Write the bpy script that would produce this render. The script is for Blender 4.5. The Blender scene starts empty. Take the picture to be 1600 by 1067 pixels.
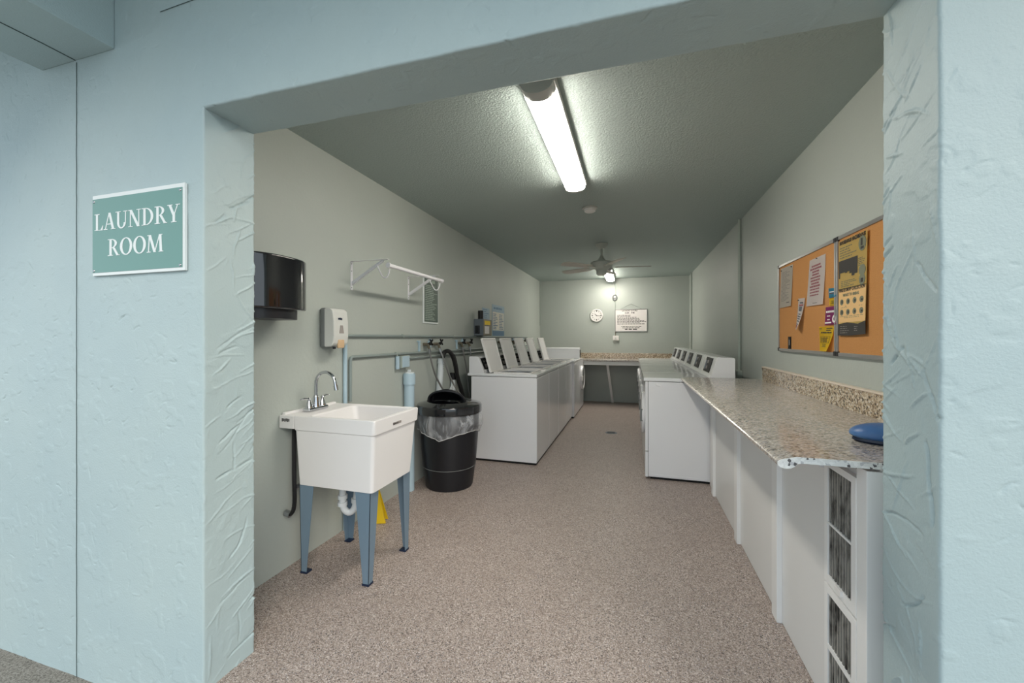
import bpy, bmesh, math, random
import numpy as np
from mathutils import Vector, Matrix
R = math.radians
S = bpy.context.scene
COL = S.collection
random.seed(7)
# ------------------------------------------------------------------ camera
cam_d = bpy.data.cameras.new('camera'); cam = bpy.data.objects.new('camera', cam_d); COL.objects.link(cam)
cam_d.sensor_width = 36; cam_d.lens = 630/1600*36
cam.location = (0, 0, 1.30); cam.rotation_euler = (R(90), 0, math.atan(188/630))
cam_d.shift_y = -6.5/1600; cam_d.clip_start = 0.02
S.camera = cam
# ------------------------------------------------------------------ light and exposure
SKY = 1.15
LED = 33.0
S.view_settings.view_transform = 'Standard'; S.view_settings.look = 'None'
S.view_settings.gamma = 1; S.view_settings.use_curve_mapping = False
S.view_settings.exposure = 0.36
wd = bpy.data.worlds.new('sky'); S.world = wd; wd.use_nodes = True
bg = wd.node_tree.nodes['Background']; bg.inputs[0].default_value = (0.81, 0.92, 1.0, 1); bg.inputs[1].default_value = SKY
sun_d = bpy.data.lights.new('sun', 'SUN'); sun = bpy.data.objects.new('sun', sun_d); COL.objects.link(sun)
sun_d.energy = 1.25; sun_d.angle = R(28); sun_d.color = (1.0, .90, .78)
sun.rotation_euler = Vector((-.58, .66, -.50)).to_track_quat('-Z', 'Y').to_euler()
# ------------------------------------------------------------------ materials
def lin(c):
    return tuple((v/255/12.92 if v/255 <= .04045 else ((v/255+.055)/1.055)**2.4) for v in c)
def mat(name, rgb, rough=.5, metal=0.0, bump=None, emit=None, spec=.5, coat=0, alpha=1, vary=None, trans=0, vvec=None):
    m = bpy.data.materials.new(name); m.use_nodes = True
    nt = m.node_tree; b = nt.nodes['Principled BSDF']
    c = (*lin(rgb), 1)
    b.inputs['Base Color'].default_value = c
    b.inputs['Roughness'].default_value = rough; b.inputs['Metallic'].default_value = metal
    b.inputs['Specular IOR Level'].default_value = spec
    if coat: b.inputs['Coat Weight'].default_value = coat; b.inputs['Coat Roughness'].default_value = .08
    b.inputs['Alpha'].default_value = alpha
    b.inputs['Transmission Weight'].default_value = trans
    tc = nt.nodes.new('ShaderNodeTexCoord')
    def noise(scale, detail=3, rough_=.6):
        n = nt.nodes.new('ShaderNodeTexNoise'); n.inputs['Scale'].default_value = scale
        n.inputs['Detail'].default_value = detail; n.inputs['Roughness'].default_value = rough_
        nt.links.new(tc.outputs['Object'], n.inputs['Vector']); return n
    if vary:      # (scale, rgb2, lo, hi)
        n = noise(vary[0])
        if vvec:
            mp = nt.nodes.new('ShaderNodeMapping'); mp.inputs['Scale'].default_value = vvec; gq = nt.nodes.new('ShaderNodeNewGeometry'); nt.links.new(gq.outputs['Position'], mp.inputs['Vector']); nt.links.new(mp.outputs['Vector'], n.inputs['Vector']); n.inputs['Scale'].default_value = vary[0]*2.2; n.inputs['Detail'].default_value = 6
        r = nt.nodes.new('ShaderNodeValToRGB')
        r.color_ramp.elements[0].position = vary[2]; r.color_ramp.elements[1].position = vary[3]
        r.color_ramp.elements[0].color = c; r.color_ramp.elements[1].color = (*lin(vary[1]), 1)
        nt.links.new(n.outputs['Fac'], r.inputs['Fac']); nt.links.new(r.outputs['Color'], b.inputs['Base Color'])
    if bump:      # (scale, distance, detail)
        n = noise(bump[0], bump[2] if len(bump) > 2 else 3)
        bp = nt.nodes.new('ShaderNodeBump'); bp.inputs['Distance'].default_value = bump[1]
        nt.links.new(n.outputs['Fac'], bp.inputs['Height']); nt.links.new(bp.outputs['Normal'], b.inputs['Normal'])
    if emit:
        b.inputs['Emission Color'].default_value = (*emit[0], 1); b.inputs['Emission Strength'].default_value = emit[1]
    return m

def speckle(name, stops, scale, rough, bumpd=0, scale_vec=(1,1,1), blend=None, spec=.5, coat=0):
    """flake pattern: every voronoi cell takes one of the listed colours"""
    m = bpy.data.materials.new(name); m.use_nodes = True; nt = m.node_tree; b = nt.nodes['Principled BSDF']
    tc = nt.nodes.new('ShaderNodeTexCoord'); mp = nt.nodes.new('ShaderNodeMapping'); mp.inputs['Scale'].default_value = scale_vec
    nt.links.new(tc.outputs['Object'], mp.inputs['Vector'])
    v = nt.nodes.new('ShaderNodeTexVoronoi'); v.inputs['Scale'].default_value = scale
    nt.links.new(mp.outputs['Vector'], v.inputs['Vector'])
    sp = nt.nodes.new('ShaderNodeSeparateColor'); nt.links.new(v.outputs['Color'], sp.inputs['Color'])
    r = nt.nodes.new('ShaderNodeValToRGB'); r.color_ramp.interpolation = 'CONSTANT'
    el = r.color_ramp.elements
    for i, (p, c) in enumerate(stops):
        e = el[i] if i < 2 else el.new(p)
        e.position = p; e.color = (*lin(c), 1)
    nt.links.new(sp.outputs['Red'], r.inputs['Fac'])
    out = r.outputs['Color']
    if blend:    # (noise scale, colour, amount, lo, hi)
        n = nt.nodes.new('ShaderNodeTexNoise'); n.inputs['Scale'].default_value = blend[0]; n.inputs['Detail'].default_value = 6
        n.inputs['Roughness'].default_value = .65
        nt.links.new(mp.outputs['Vector'], n.inputs['Vector'])
        mr = nt.nodes.new('ShaderNodeMapRange'); mr.inputs[1].default_value = blend[3]; mr.inputs[2].default_value = blend[4]
        mr.inputs[4].default_value = blend[2]; nt.links.new(n.outputs['Fac'], mr.inputs[0])
        mx = nt.nodes.new('ShaderNodeMix'); mx.data_type = 'RGBA'
        nt.links.new(mr.outputs[0], mx.inputs[0]); nt.links.new(out, mx.inputs[6]); mx.inputs[7].default_value = (*lin(blend[1]), 1)
        out = mx.outputs[2]
    nt.links.new(out, b.inputs['Base Color'])
    b.inputs['Roughness'].default_value = rough; b.inputs['Specular IOR Level'].default_value = spec
    if coat: b.inputs['Coat Weight'].default_value = coat; b.inputs['Coat Roughness'].default_value = .06
    if bumpd:
        bp = nt.nodes.new('ShaderNodeBump'); bp.inputs['Distance'].default_value = bumpd
        nt.links.new(sp.outputs['Green'], bp.inputs['Height']); nt.links.new(bp.outputs['Normal'], b.inputs['Normal'])
    return m

m_stucco = mat('painted_stucco', (180, 197, 198), .5, bump=(150, .0012, 4), vary=(1.3, (172, 191, 195), .35, .7))
m_wall = mat('sage_wall_paint', (180, 187, 181), .5, bump=(38, .0018, 5), vary=(1.1, (175, 182, 177), .35, .7))
m_ceil = mat('textured_ceiling_paint', (168, 181, 178), .6, bump=(95, .006, 3))
m_soffit = m_stucco
m_floor = speckle('epoxy_flake_floor', [(0, (68, 62, 60)), (.07, (124, 110, 102)), (.22, (156, 141, 132)), (.46, (178, 164, 156)),
                  (.72, (196, 184, 178)), (.90, (224, 216, 212)), (.96, (134, 132, 138))], 290, .48, .0005,
                  blend=(3, (150, 134, 124), .25, .35, .7))
m_concrete = speckle('outside_concrete', [(0, (108, 102, 94)), (.2, (134, 128, 119)), (.55, (148, 141, 132)), (.85, (162, 156, 147))], 240, .8, .001)
m_granite = speckle('granite_laminate', [(0, (70, 64, 62)), (.12, (128, 118, 110)), (.27, (168, 157, 145)), (.5, (192, 182, 170)), (.72, (214, 207, 198)), (.88, (154, 154, 160))],
                    135, .22, 0, (1, 2.0, 1), (22, (212, 206, 200), .40, .40, .62), coat=.35)
m_granite_splash = speckle('granite_laminate_upright', [(0, (72, 58, 46)), (.16, (132, 110, 88)), (.36, (176, 156, 130)), (.62, (208, 192, 168)), (.85, (222, 212, 196))],
                    120, .2, 0, (1, 1, 1), (60, (214, 198, 172), .6, .5, .65), coat=.5)
m_endcap = speckle('laminate_end_cap', [(0, (92, 90, 92)), (.06, (196, 196, 198)), (.16, (228, 228, 226)), (.6, (240, 240, 238))], 130, .3, 0)
m_white = mat('white_enamel', (238, 239, 242), .22, coat=.5, spec=.5)
m_whitetop = mat('white_enamel_deck', (234, 236, 238), .16, coat=.6)
m_plastic = mat('white_plastic', (236, 234, 232), .35)
m_tub = mat('white_tub_plastic', (230, 229, 229), .4)
m_metalw = mat('white_coated_metal', (228, 228, 232), .35)
m_pvc = mat('white_pvc', (215, 222, 226), .35)
m_paintpipe = mat('wall_painted_pipe', (170, 180, 172), .4)
m_pipegrey = mat('dull_grey_pipe', (140, 152, 150), .4)
m_bluepipe = mat('pale_blue_painted_pipe', (176, 200, 214), .4)
m_black = mat('black_gloss_plastic', (20, 21, 26), .12, coat=.8)
m_blackm = mat('black_matte_plastic', (22, 24, 30), .38)
m_rubber = mat('black_rubber', (18, 18, 20), .55)
m_dark = mat('dark_void', (16, 17, 19), .8)
m_panelb = mat('control_panel_black', (14, 15, 19), .5, spec=.25)
m_silver = mat('brushed_silver', (170, 172, 176), .35, 1)
m_chrome = mat('chrome', (205, 207, 212), .08, 1)
m_steelhose = mat('braided_steel', (160, 160, 158), .35, .8, bump=(900, .0008))
m_legs = mat('blue_grey_metal_leg', (118, 140, 158), .35, .2)
m_cab = mat('cabinet_white_paint', (232, 232, 231), .35)
m_cabtrim = mat('cabinet_trim_paint', (242, 242, 241), .35)
m_slat = mat('dirty_louvre', (150, 148, 142), .6, vary=(9, (44, 43, 41), .46, .66), vvec=(2, 2, .55))
m_cork = mat('cork', (196, 140, 82), .85, bump=(300, .0008), vary=(320, (176, 120, 66), .45, .7))
m_alu = mat('aluminium_frame', (172, 172, 172), .35, .7)
m_paper = mat('white_paper', (236, 232, 230), .7)
m_paperc = mat('cream_paper', (222, 218, 206), .7)
m_yellow = mat('yellow_paper', (244, 210, 40), .65)
m_yellow2 = mat('pale_yellow_poster', (232, 204, 122), .6)
m_peach = mat('peach_poster', (228, 188, 130), .6)
m_magenta = mat('magenta_card', (162, 58, 128), .6)
m_cyan = mat('blue_card', (52, 150, 186), .6)
m_ink = mat('black_ink', (44, 42, 44), .6)
m_inkred = mat('red_ink', (150, 84, 92), .6)
m_inkgrey = mat('grey_ink', (150, 144, 140), .6)
m_charcoal = mat('charcoal_print', (52, 50, 48), .6)
m_olive = mat('grey_green_print', (120, 124, 104), .6)
m_signteal = mat('teal_sign_face', (104, 150, 143), .3)
m_signwhite = mat('sign_white', (232, 238, 238), .4)
m_greensign = mat('dark_green_sign', (78, 96, 88), .4)
m_greenink = mat('pale_green_lettering', (160, 176, 164), .5)
m_blueposter = mat('pale_blue_poster', (150, 176, 192), .5)
m_bluedeep = mat('mid_blue_print', (84, 124, 158), .5)
m_greybox = mat('grey_steel_box', (112, 120, 128), .45, .3)
m_brass = mat('aged_brass', (128, 120, 104), .45, .5)
m_cone = mat('yellow_plastic', (232, 196, 30), .4)
m_bluething = mat('blue_moulded_plastic', (62, 104, 158), .4, vary=(9, (96, 136, 180), .4, .7))
m_bluedark = mat('navy_plastic', (22, 36, 62), .4)
m_led = mat('lit_diffuser', (255, 255, 255), .5, emit=((1.0, .93, .82), LED))
m_led2 = mat('lit_diffuser_rear', (255, 255, 255), .5, emit=((1.0, .93, .82), LED))
m_fixture = mat('fixture_grey_white', (190, 190, 186), .4)
m_fan = mat('fan_brushed_grey', (196, 200, 192), .4, 0)
m_fanblade = mat('fan_blade', (204, 200, 190), .5)
m_glass = mat('frosted_shade', (214, 214, 208), .3)
m_amber = mat('soap_amber_window', (206, 176, 140), .3)
m_soap = mat('pale_grey_plastic', (206, 208, 204), .35)
m_soapgrey = mat('mid_grey_plastic', (112, 116, 116), .45)
m_towel = mat('smoked_black_cover', (16, 16, 22), .07, coat=1)
m_logo = mat('pale_violet_print', (170, 176, 210), .4)
m_crack = mat('crack_dark', (58, 74, 72), .9)
m_bag = mat('clear_bin_liner', (222, 226, 232), .15, alpha=.30, spec=.9)
nt = m_bag.node_tree; tc_ = nt.nodes.new('ShaderNodeTexCoord'); mp_ = nt.nodes.new('ShaderNodeMapping'); mp_.inputs['Scale'].default_value = (1, 1, .45); mp_.inputs['Rotation'].default_value = (.5, .4, 0)
nz_ = nt.nodes.new('ShaderNodeTexNoise'); nz_.inputs['Scale'].default_value = 11; nz_.inputs['Detail'].default_value = 4; nz_.inputs['Distortion'].default_value = 1.6
mr_ = nt.nodes.new('ShaderNodeMapRange'); mr_.inputs[1].default_value = .42; mr_.inputs[2].default_value = .68; mr_.inputs[3].default_value = .16; mr_.inputs[4].default_value = .58
nt.links.new(tc_.outputs['Object'], mp_.inputs['Vector']); nt.links.new(mp_.outputs['Vector'], nz_.inputs['Vector']); nt.links.new(nz_.outputs['Fac'], mr_.inputs[0]); nt.links.new(mr_.outputs[0], nt.nodes['Principled BSDF'].inputs['Alpha'])
bp_ = nt.nodes.new('ShaderNodeBump'); bp_.inputs['Distance'].default_value = .006; nt.links.new(nz_.outputs['Fac'], bp_.inputs['Height']); nt.links.new(bp_.outputs['Normal'], nt.nodes['Principled BSDF'].inputs['Normal'])
m_shim = mat('brown_wood_strip', (112, 84, 74), .6)
m_cap = mat('beige_laminate_lip', (222, 206, 188), .3)
m_bagedge = mat('bin_liner_hem', (200, 200, 200), .3, alpha=.75)
# ------------------------------------------------------------------ helpers
def link(name, me, m, parent=None, smooth=False):
    o = bpy.data.objects.new(name, me); COL.objects.link(o)
    if m is not None and not me.materials: me.materials.append(m)
    if smooth:
        for p in me.polygons: p.use_smooth = True
    if parent: o.parent = parent
    return o
def org(parent):
    """world origin of a parent (all parents are unrotated while building)"""
    v = Vector((0, 0, 0)); p = parent
    while p is not None: v += p.location; p = p.parent
    return v
def obj(name, bm, m, parent=None, smooth=True, origin=None, angle=35):
    o0 = org(parent)
    if origin is not None: o0 = Vector(origin)
    bmesh.ops.translate(bm, verts=bm.verts, vec=-o0)
    me = bpy.data.meshes.new(name); bm.normal_update(); bm.edges.index_update(); bm.to_mesh(me)
    if smooth:
        lim = math.radians(angle)
        for p in me.polygons: p.use_smooth = True
        for e in bm.edges:
            if len(e.link_faces) == 2 and e.calc_face_angle(0) > lim: me.edges[e.index].use_edge_sharp = True
    bm.free()
    o = link(name, me, m, parent)
    if smooth and angle < 60:
        wn = o.modifiers.new('weighted_normal', 'WEIGHTED_NORMAL'); wn.keep_sharp = True; wn.weight = 80
    if origin is not None: o.location = Vector(origin) - org(parent)
    return o
def BM(): return bmesh.new()
def box(bm, x0, x1, y0, y1, z0, z1, bev=0, seg=2, rot=None, piv=None):
    b = bmesh.new(); bmesh.ops.create_cube(b, size=1)
    bmesh.ops.scale(b, vec=(abs(x1-x0), abs(y1-y0), abs(z1-z0)), verts=b.verts)
    if bev: bmesh.ops.bevel(b, geom=b.edges[:], offset=bev, segments=seg, profile=.5, affect='EDGES')
    bmesh.ops.translate(b, vec=((x0+x1)/2, (y0+y1)/2, (z0+z1)/2), verts=b.verts)
    if rot is not None: bmesh.ops.rotate(b, cent=piv, matrix=rot, verts=b.verts)
    merge(bm, b); return bm
def merge(bm, b):
    me = bpy.data.meshes.new('tmp'); b.normal_update(); b.to_mesh(me); b.free(); bm.from_mesh(me); bpy.data.meshes.remove(me)
def poly(bm, pts, vec):
    """closed prism: polygon pts (3d) swept along vec"""
    b = bmesh.new()
    v = [b.verts.new(p) for p in pts]; w = [b.verts.new(Vector(p)+Vector(vec)) for p in pts]
    b.faces.new(v); b.faces.new(w[::-1]); n = len(pts)
    for i in range(n): b.faces.new((v[i], w[i], w[(i+1) % n], v[(i+1) % n]))
    bmesh.ops.recalc_face_normals(b, faces=b.faces); merge(bm, b); return bm
def tube(bm, pts, r, n=10, caps=True, smoothing=0):
    pts = [Vector(p) for p in pts]
    for _ in range(smoothing):
        q = [pts[0]]
        for a, b_ in zip(pts[:-1], pts[1:]): q += [a.lerp(b_, .25), a.lerp(b_, .75)]
        q.append(pts[-1]); pts = q
    rs = r if isinstance(r, (list, tuple)) else [r]*len(pts)
    b = bmesh.new(); rings = []; up = None
    for i, p in enumerate(pts):
        t = (pts[min(i+1, len(pts)-1)]-pts[max(i-1, 0)]).normalized()
        if up is None:
            up = t.orthogonal().normalized()
        up = (up - t*up.dot(t)).normalized(); s = t.cross(up)
        rings.append([b.verts.new(p+(up*math.cos(a)+s*math.sin(a))*rs[i]) for a in [2*math.pi*k/n for k in range(n)]])
    for A, B in zip(rings[:-1], rings[1:]):
        for k in range(n): b.faces.new((A[k], A[(k+1) % n], B[(k+1) % n], B[k]))
    if caps: b.faces.new(rings[0][::-1]); b.faces.new(rings[-1])
    bmesh.ops.recalc_face_normals(b, faces=b.faces); merge(bm, b); return bm
def lathe(bm, prof, c, n=32, axis='Z', sx=1, sy=1):
    """prof = [(radius, height)], closed at radius 0"""
    b = bmesh.new(); rings = []
    for r, h in prof:
        if r < 1e-5: rings.append([b.verts.new((0, 0, h))])
        else: rings.append([b.verts.new((r*math.cos(2*math.pi*k/n)*sx, r*math.sin(2*math.pi*k/n)*sy, h)) for k in range(n)])
    for A, B in zip(rings[:-1], rings[1:]):
        for k in range(n):
            a0, a1 = A[k % len(A)], A[(k+1) % len(A)]; b0, b1 = B[k % len(B)], B[(k+1) % len(B)]
            f = []
            for v in (a0, a1, b1, b0):
                if v not in f: f.append(v)
            if len(f) > 2: b.faces.new(f)
    bmesh.ops.recalc_face_normals(b, faces=b.faces)
    if axis == 'Y-': bmesh.ops.rotate(b, cent=(0, 0, 0), matrix=Matrix.Rotation(R(90), 3, 'X'), verts=b.verts)
    if axis == 'X+': bmesh.ops.rotate(b, cent=(0, 0, 0), matrix=Matrix.Rotation(R(90), 3, 'Y'), verts=b.verts)
    if axis == 'X-': bmesh.ops.rotate(b, cent=(0, 0, 0), matrix=Matrix.Rotation(R(-90), 3, 'Y'), verts=b.verts)
    if axis == 'Z-': bmesh.ops.rotate(b, cent=(0, 0, 0), matrix=Matrix.Rotation(R(180), 3, 'X'), verts=b.verts)
    bmesh.ops.translate(b, vec=c, verts=b.verts); merge(bm, b); return bm
def thing(name, label, cat, loc=(0, 0, 0), group=None):
    o = bpy.data.objects.new(name, None); COL.objects.link(o); o.location = loc
    o.empty_display_size = .1
    return tag(o, label, cat, group)
def tag(o, label, cat, group=None):
    o['label'] = label; o['category'] = cat
    if group: o['group'] = group
    return o
def struct(o, label=None):
    o['kind'] = 'structure'
    if label: o['label'] = label
    return o
def dup(o, parent=None, label=None, dloc=None):
    c = o.copy(); COL.objects.link(c); c.parent = parent
    if label: c['label'] = label
    if dloc is not None: c.location = o.location + Vector(dloc)
    for ch in [x for x in bpy.data.objects if x.parent == o]: dup(ch, c)
    return c
def bars(bm, x, y0, y1, z0, z1, rows, th, seed, face=1, fill=.55, center=False):
    """rows of short print strokes, too small to read"""
    rr = random.Random(seed)
    for i in range(rows):
        z = z1-(z1-z0)*(i+.5)/rows; h = (z1-z0)/rows*fill/2
        L = (y1-y0)*(rr.uniform(.55, 1) if not center else rr.uniform(.45, .9)); a = y0 if not center else (y0+y1)/2-L/2; e = a+L
        s = abs(z1-z0)/rows*.75
        while a < e-s*.4:
            w = min(rr.uniform(.8, 3)*s, e-a)
            box(bm, x-th/2, x+th/2, a, a+w*.8, z-h*rr.uniform(.7, 1), z+h*rr.uniform(.7, 1)); a += w
FACE = {'left': Matrix(((0, 0, 1), (1, 0, 0), (0, 1, 0))), 'right': Matrix(((0, 0, -1), (-1, 0, 0), (0, 1, 0))),
        'front': Matrix(((1, 0, 0), (0, 0, -1), (0, 1, 0))), 'floor': Matrix(((1, 0, 0), (0, 1, 0), (0, 0, 1)))}
_font = {}
def text_bm(bm, s, size, at, face, w=None, align='LEFT', tilt=0, bold=.0, mirror=False):
    """lettering with its baseline starting (or centred) at a world point, reading on the named wall"""
    cu = bpy.data.curves.new('t', 'FONT'); cu.body = s; cu.size = size; cu.align_x = align; cu.resolution_u = 1
    cu.extrude = .0004; cu.offset = bold*size
    o = bpy.data.objects.new('t', cu); COL.objects.link(o)
    dg = bpy.context.evaluated_depsgraph_get(); me = bpy.data.meshes.new_from_object(o.evaluated_get(dg))
    bpy.data.objects.remove(o); bpy.data.curves.remove(cu)
    b = bmesh.new(); b.from_mesh(me); bpy.data.meshes.remove(me)
    if not b.verts: b.free(); return bm
    if w:
        xs = [v.co.x for v in b.verts]; k = w/(max(xs)-min(xs)); bmesh.ops.scale(b, vec=(k, 1, 1), verts=b.verts)
    if tilt: bmesh.ops.rotate(b, cent=(0, 0, 0), matrix=Matrix.Rotation(R(tilt), 3, 'Z'), verts=b.verts)
    bmesh.ops.transform(b, matrix=FACE[face].to_4x4(), verts=b.verts)
    bmesh.ops.translate(b, vec=at, verts=b.verts); merge(bm, b); return bm

# ------------------------------------------------------------------ dimensions (metres)
XL, XR, YB, ZC = -1.87, 1.04, 8.35, 2.48
YF, YI = 1.09, 1.296            # facade face, inner face of the front wall
XA, XB, ZH = -1.502, 0.632, 2.142   # opening
ZG = -0.11
# ------------------------------------------------------------------ stucco relief
rng = np.random.default_rng(3)
def value_noise(w, h, cell):
    gw, gh = int(w/cell)+3, int(h/cell)+3
    g = rng.random((gh, gw)); y = np.arange(h)/cell; x = np.arange(w)/cell
    yi = y.astype(int); xi = x.astype(int); fy = (y-yi); fx = (x-xi)
    fy = (fy*fy*(3-2*fy))[:, None]; fx = (fx*fx*(3-2*fx))[None, :]
    a = g[yi][:, xi]; b_ = g[yi][:, xi+1]; c = g[yi+1][:, xi]; d = g[yi+1][:, xi+1]
    return (a*(1-fx)+b_*fx)*(1-fy)+(c*(1-fx)+d*fx)*fy
def stucco_map(wm, hm, res, n_ridge, long_ridges, seed, amp=1.0):
    """height map of trowelled stucco; ridges are thin curved lines of raised plaster"""
    global rng
    rng = np.random.default_rng(seed)
    W, H = int(wm/res)+2, int(hm/res)+2
    h = .0020*(value_noise(W, H, .16/res)) + .0006*value_noise(W, H, .03/res)
    patch = value_noise(W, H, .06/res)*.6+value_noise(W, H, .025/res)*.4
    h += .0011*np.clip((patch-.64)*20, 0, 1)
    for i in range(n_ridge):
        x, y = rng.random()*W, rng.random()*H
        if long_ridges:
            ang = rng.choice([.50, .50, .42, .6, 1.5])+rng.normal(0, .10); L = rng.uniform(.06, .24)/res; cur = rng.normal(0, .003)
            if seed % 2: ang = -ang*rng.choice([1, 1, -1])*1.2
        else:
            ang = rng.choice([.2, .3, 1.6, 1.3])+rng.normal(0, .5); L = rng.uniform(.008, .055)/res; cur = rng.normal(0, .05)
        a0 = rng.uniform(.0022, .0050)*amp; wd_ = rng.uniform(.0022, .0036)*(1 if long_ridges else .72)/res
        sgn = rng.random() < (.8 if long_ridges else .45)
        t = 0
        while t < L:
            x += math.cos(ang); y += math.sin(ang); ang += cur+rng.normal(0, .05 if long_ridges else .16); t += 1
            xi, yi = int(x), int(y); k = 3
            if xi-k < 0 or yi-k < 0 or xi+k+1 >= W or yi+k+1 >= H: continue
            a = a0*math.sin(math.pi*min(1, (t+1)/(L+1)))**.5*(.7+.6*rng.random())
            yy, xx = np.mgrid[yi-k:yi+k+1, xi-k:xi+k+1]
            g = a*np.exp(-((xx-x)**2+(yy-y)**2)/(2*(wd_*.55)**2))
            blk = h[yi-k:yi+k+1, xi-k:xi+k+1]
            if sgn: np.maximum(blk, blk*0.6+g, out=blk)
            else: blk -= g*1.1
    return h
def sample(hm, u, v, res):
    x = np.clip(u/res, 0, hm.shape[1]-2); y = np.clip(v/res, 0, hm.shape[0]-2)
    xi = x.astype(int); yi = y.astype(int); fx = x-xi; fy = y-yi
    return hm[yi, xi]*(1-fx)*(1-fy)+hm[yi, xi+1]*fx*(1-fy)+hm[yi+1, xi]*(1-fx)*fy+hm[yi+1, xi+1]*fx*fy
def grid_mesh(P):
    """P: (rows, cols, 3) -> verts, faces"""
    r, c = P.shape[:2]; idx = np.arange(r*c).reshape(r, c)
    f = np.stack([idx[:-1, :-1], idx[:-1, 1:], idx[1:, 1:], idx[1:, :-1]], -1).reshape(-1, 4)
    return P.reshape(-1, 3), f
def np_mesh(name, parts, m, flip=None):
    vs, fs, o = [], [], 0
    for i, (v, f) in enumerate(parts):
        if flip and flip[i]: f = f[:, ::-1]
        vs.append(v); fs.append(f+o); o += len(v)
    v = np.concatenate(vs); f = np.concatenate(fs)
    me = bpy.data.meshes.new(name); me.vertices.add(len(v)); me.vertices.foreach_set('co', v.astype(np.float32).ravel())
    me.loops.add(len(f)*4); me.loops.foreach_set('vertex_index', f.astype(np.int32).ravel())
    me.polygons.add(len(f)); me.polygons.foreach_set('loop_start', np.arange(0, len(f)*4, 4, dtype=np.int32))
    me.polygons.foreach_set('use_smooth', np.ones(len(f), dtype=bool))
    me.update(calc_edges=True); me.validate()
    return link(name, me, m)
RES = .0036
MR = .0028
FX0 = -2.75
fac = stucco_map(1.35-FX0, 3.0, MR, 2200, False, 4, .72)          # facade map: u = x-FX0, v = z+.15
jl = stucco_map(.3, 2.5, MR, 140, True, 10, 1.25)
jr = stucco_map(.3, 2.5, MR, 130, True, 21, 1.3)
sof = stucco_map(2.4, .3, MR, 60, False, 8, .8)
def column(side):
    """vertical strip: facade run, rounded corner, jamb, rounded corner, short return on the inside"""
    c = .006; n = 5
    prof = []       # (x, y, nx, ny, which, s)
    x_edge = XA if side == 'L' else XB; sgn = -1 if side == 'L' else 1
    x_far = FX0 if side == 'L' else 1.35
    xs = np.arange(abs(x_far-x_edge)-c, 0, -RES)
    for d in xs: prof.append((x_edge+sgn*(c+d), YF, 0, -1, 0, 0))
    for k in range(n+1):
        a = math.pi/2*k/n; prof.append((x_edge+sgn*(c-c*math.sin(a)), YF+c-c*math.cos(a), -sgn*math.sin(a), -math.cos(a), k/n, 0))
    for yy in np.arange(YF+c+RES, YI-c, RES): prof.append((x_edge, yy, -sgn, 0, 1, yy-YF))
    for k in range(n+1):
        a = math.pi/2*k/n; prof.append((x_edge+sgn*(c-c*math.cos(a)), YI-c+c*math.sin(a), -sgn*math.cos(a), math.sin(a), 1, YI-YF))
    x_in = XL-.02 if side == 'L' else XR+.02
    prof.append((x_in, YI, 0, 1, 1, YI-YF+.02))
    pr = np.array(prof); zs = np.arange(ZG-.02, 2.82, RES); zs = zs
    X = np.broadcast_to(pr[:, 0], (len(zs), len(pr))); Y = np.broadcast_to(pr[:, 1], X.shape); Z = np.broadcast_to(zs[:, None], X.shape)
    hf = sample(fac, X-FX0, Z+.15, MR); hj = sample(jl if side == 'L' else jr, np.broadcast_to(pr[:, 5], X.shape)+.01, Z+.15, MR)
    hj = hj*1.0
    wgt = np.broadcast_to(pr[:, 4], X.shape)
    h = hf*(1-wgt)+hj*wgt
    h[:, -1] = 0
    P = np.stack([X+pr[:, 2]*h, Y+pr[:, 3]*h, Z], -1)
    return grid_mesh(P)
def header():
    c = .006; n = 5; prof = []
    for d in np.arange(2.82-ZH-c, 0, -RES): prof.append((YF, ZH+c+d, -1, 0, 0))
    for k in range(n+1):
        a = math.pi/2*k/n; prof.append((YF+c-c*math.cos(a), ZH+c-c*math.sin(a), -math.cos(a), -math.sin(a), k/n))
    for yy in np.arange(YF+c+RES, YI-c, RES): prof.append((yy, ZH, 0, -1, 1))
    for k in range(n+1):
        a = math.pi/2*k/n; prof.append((YI-c+c*math.sin(a), ZH+c-c*math.cos(a), math.sin(a), -math.cos(a), 1))
    prof.append((YI, ZC+.02, 1, 0, 1))
    pr = np.array(prof); xs = np.arange(XA-.004, XB+.008, RES)
    Y = np.broadcast_to(pr[:, 0], (len(xs), len(pr))); Z = np.broadcast_to(pr[:, 1], Y.shape); X = np.broadcast_to(xs[:, None], Y.shape)
    hf = sample(fac, X-FX0, Z+.15, MR); hs = sample(sof, X-XA+.02, Y-YF+.02, MR)
    wgt = np.broadcast_to(pr[:, 4], Y.shape); h = hf*(1-wgt)+hs*wgt; h[:, -1] = 0
    return grid_mesh(np.stack([X, Y+pr[:, 2]*h, Z+pr[:, 3]*h], -1))
def boxgrid(x0, x1, y0, y1, z0, z1):
    v = np.array([(x, y, z) for x in (x0, x1) for y in (y0, y1) for z in (z0, z1)], float)
    f = np.array([(0, 1, 3, 2), (4, 6, 7, 5), (0, 4, 5, 1), (2, 3, 7, 6), (0, 2, 6, 4), (1, 5, 7, 3)])
    return v, f
wall_front = np_mesh('wall_front', [column('L'), column('R'), header(),
    boxgrid(-5, XA-.02, YF+.01, YI-.002, ZG-.3, 2.9), boxgrid(XB+.02, 5, YF+.01, YI-.002, ZG-.3, 2.9), boxgrid(XA-.03, XB+.03, YF+.01, YI-.002, ZH+.012, 2.9),
    boxgrid(-5, FX0+.01, YF+.001, YF+.05, ZG-.3, 2.9), boxgrid(1.34, 5, YF+.001, YF+.05, ZG-.3, 2.9)], m_stucco, [0, 1, 1, 0, 0, 0, 0, 0])
struct(wall_front, 'pale blue-green trowelled stucco front wall around the wide opening')
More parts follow.
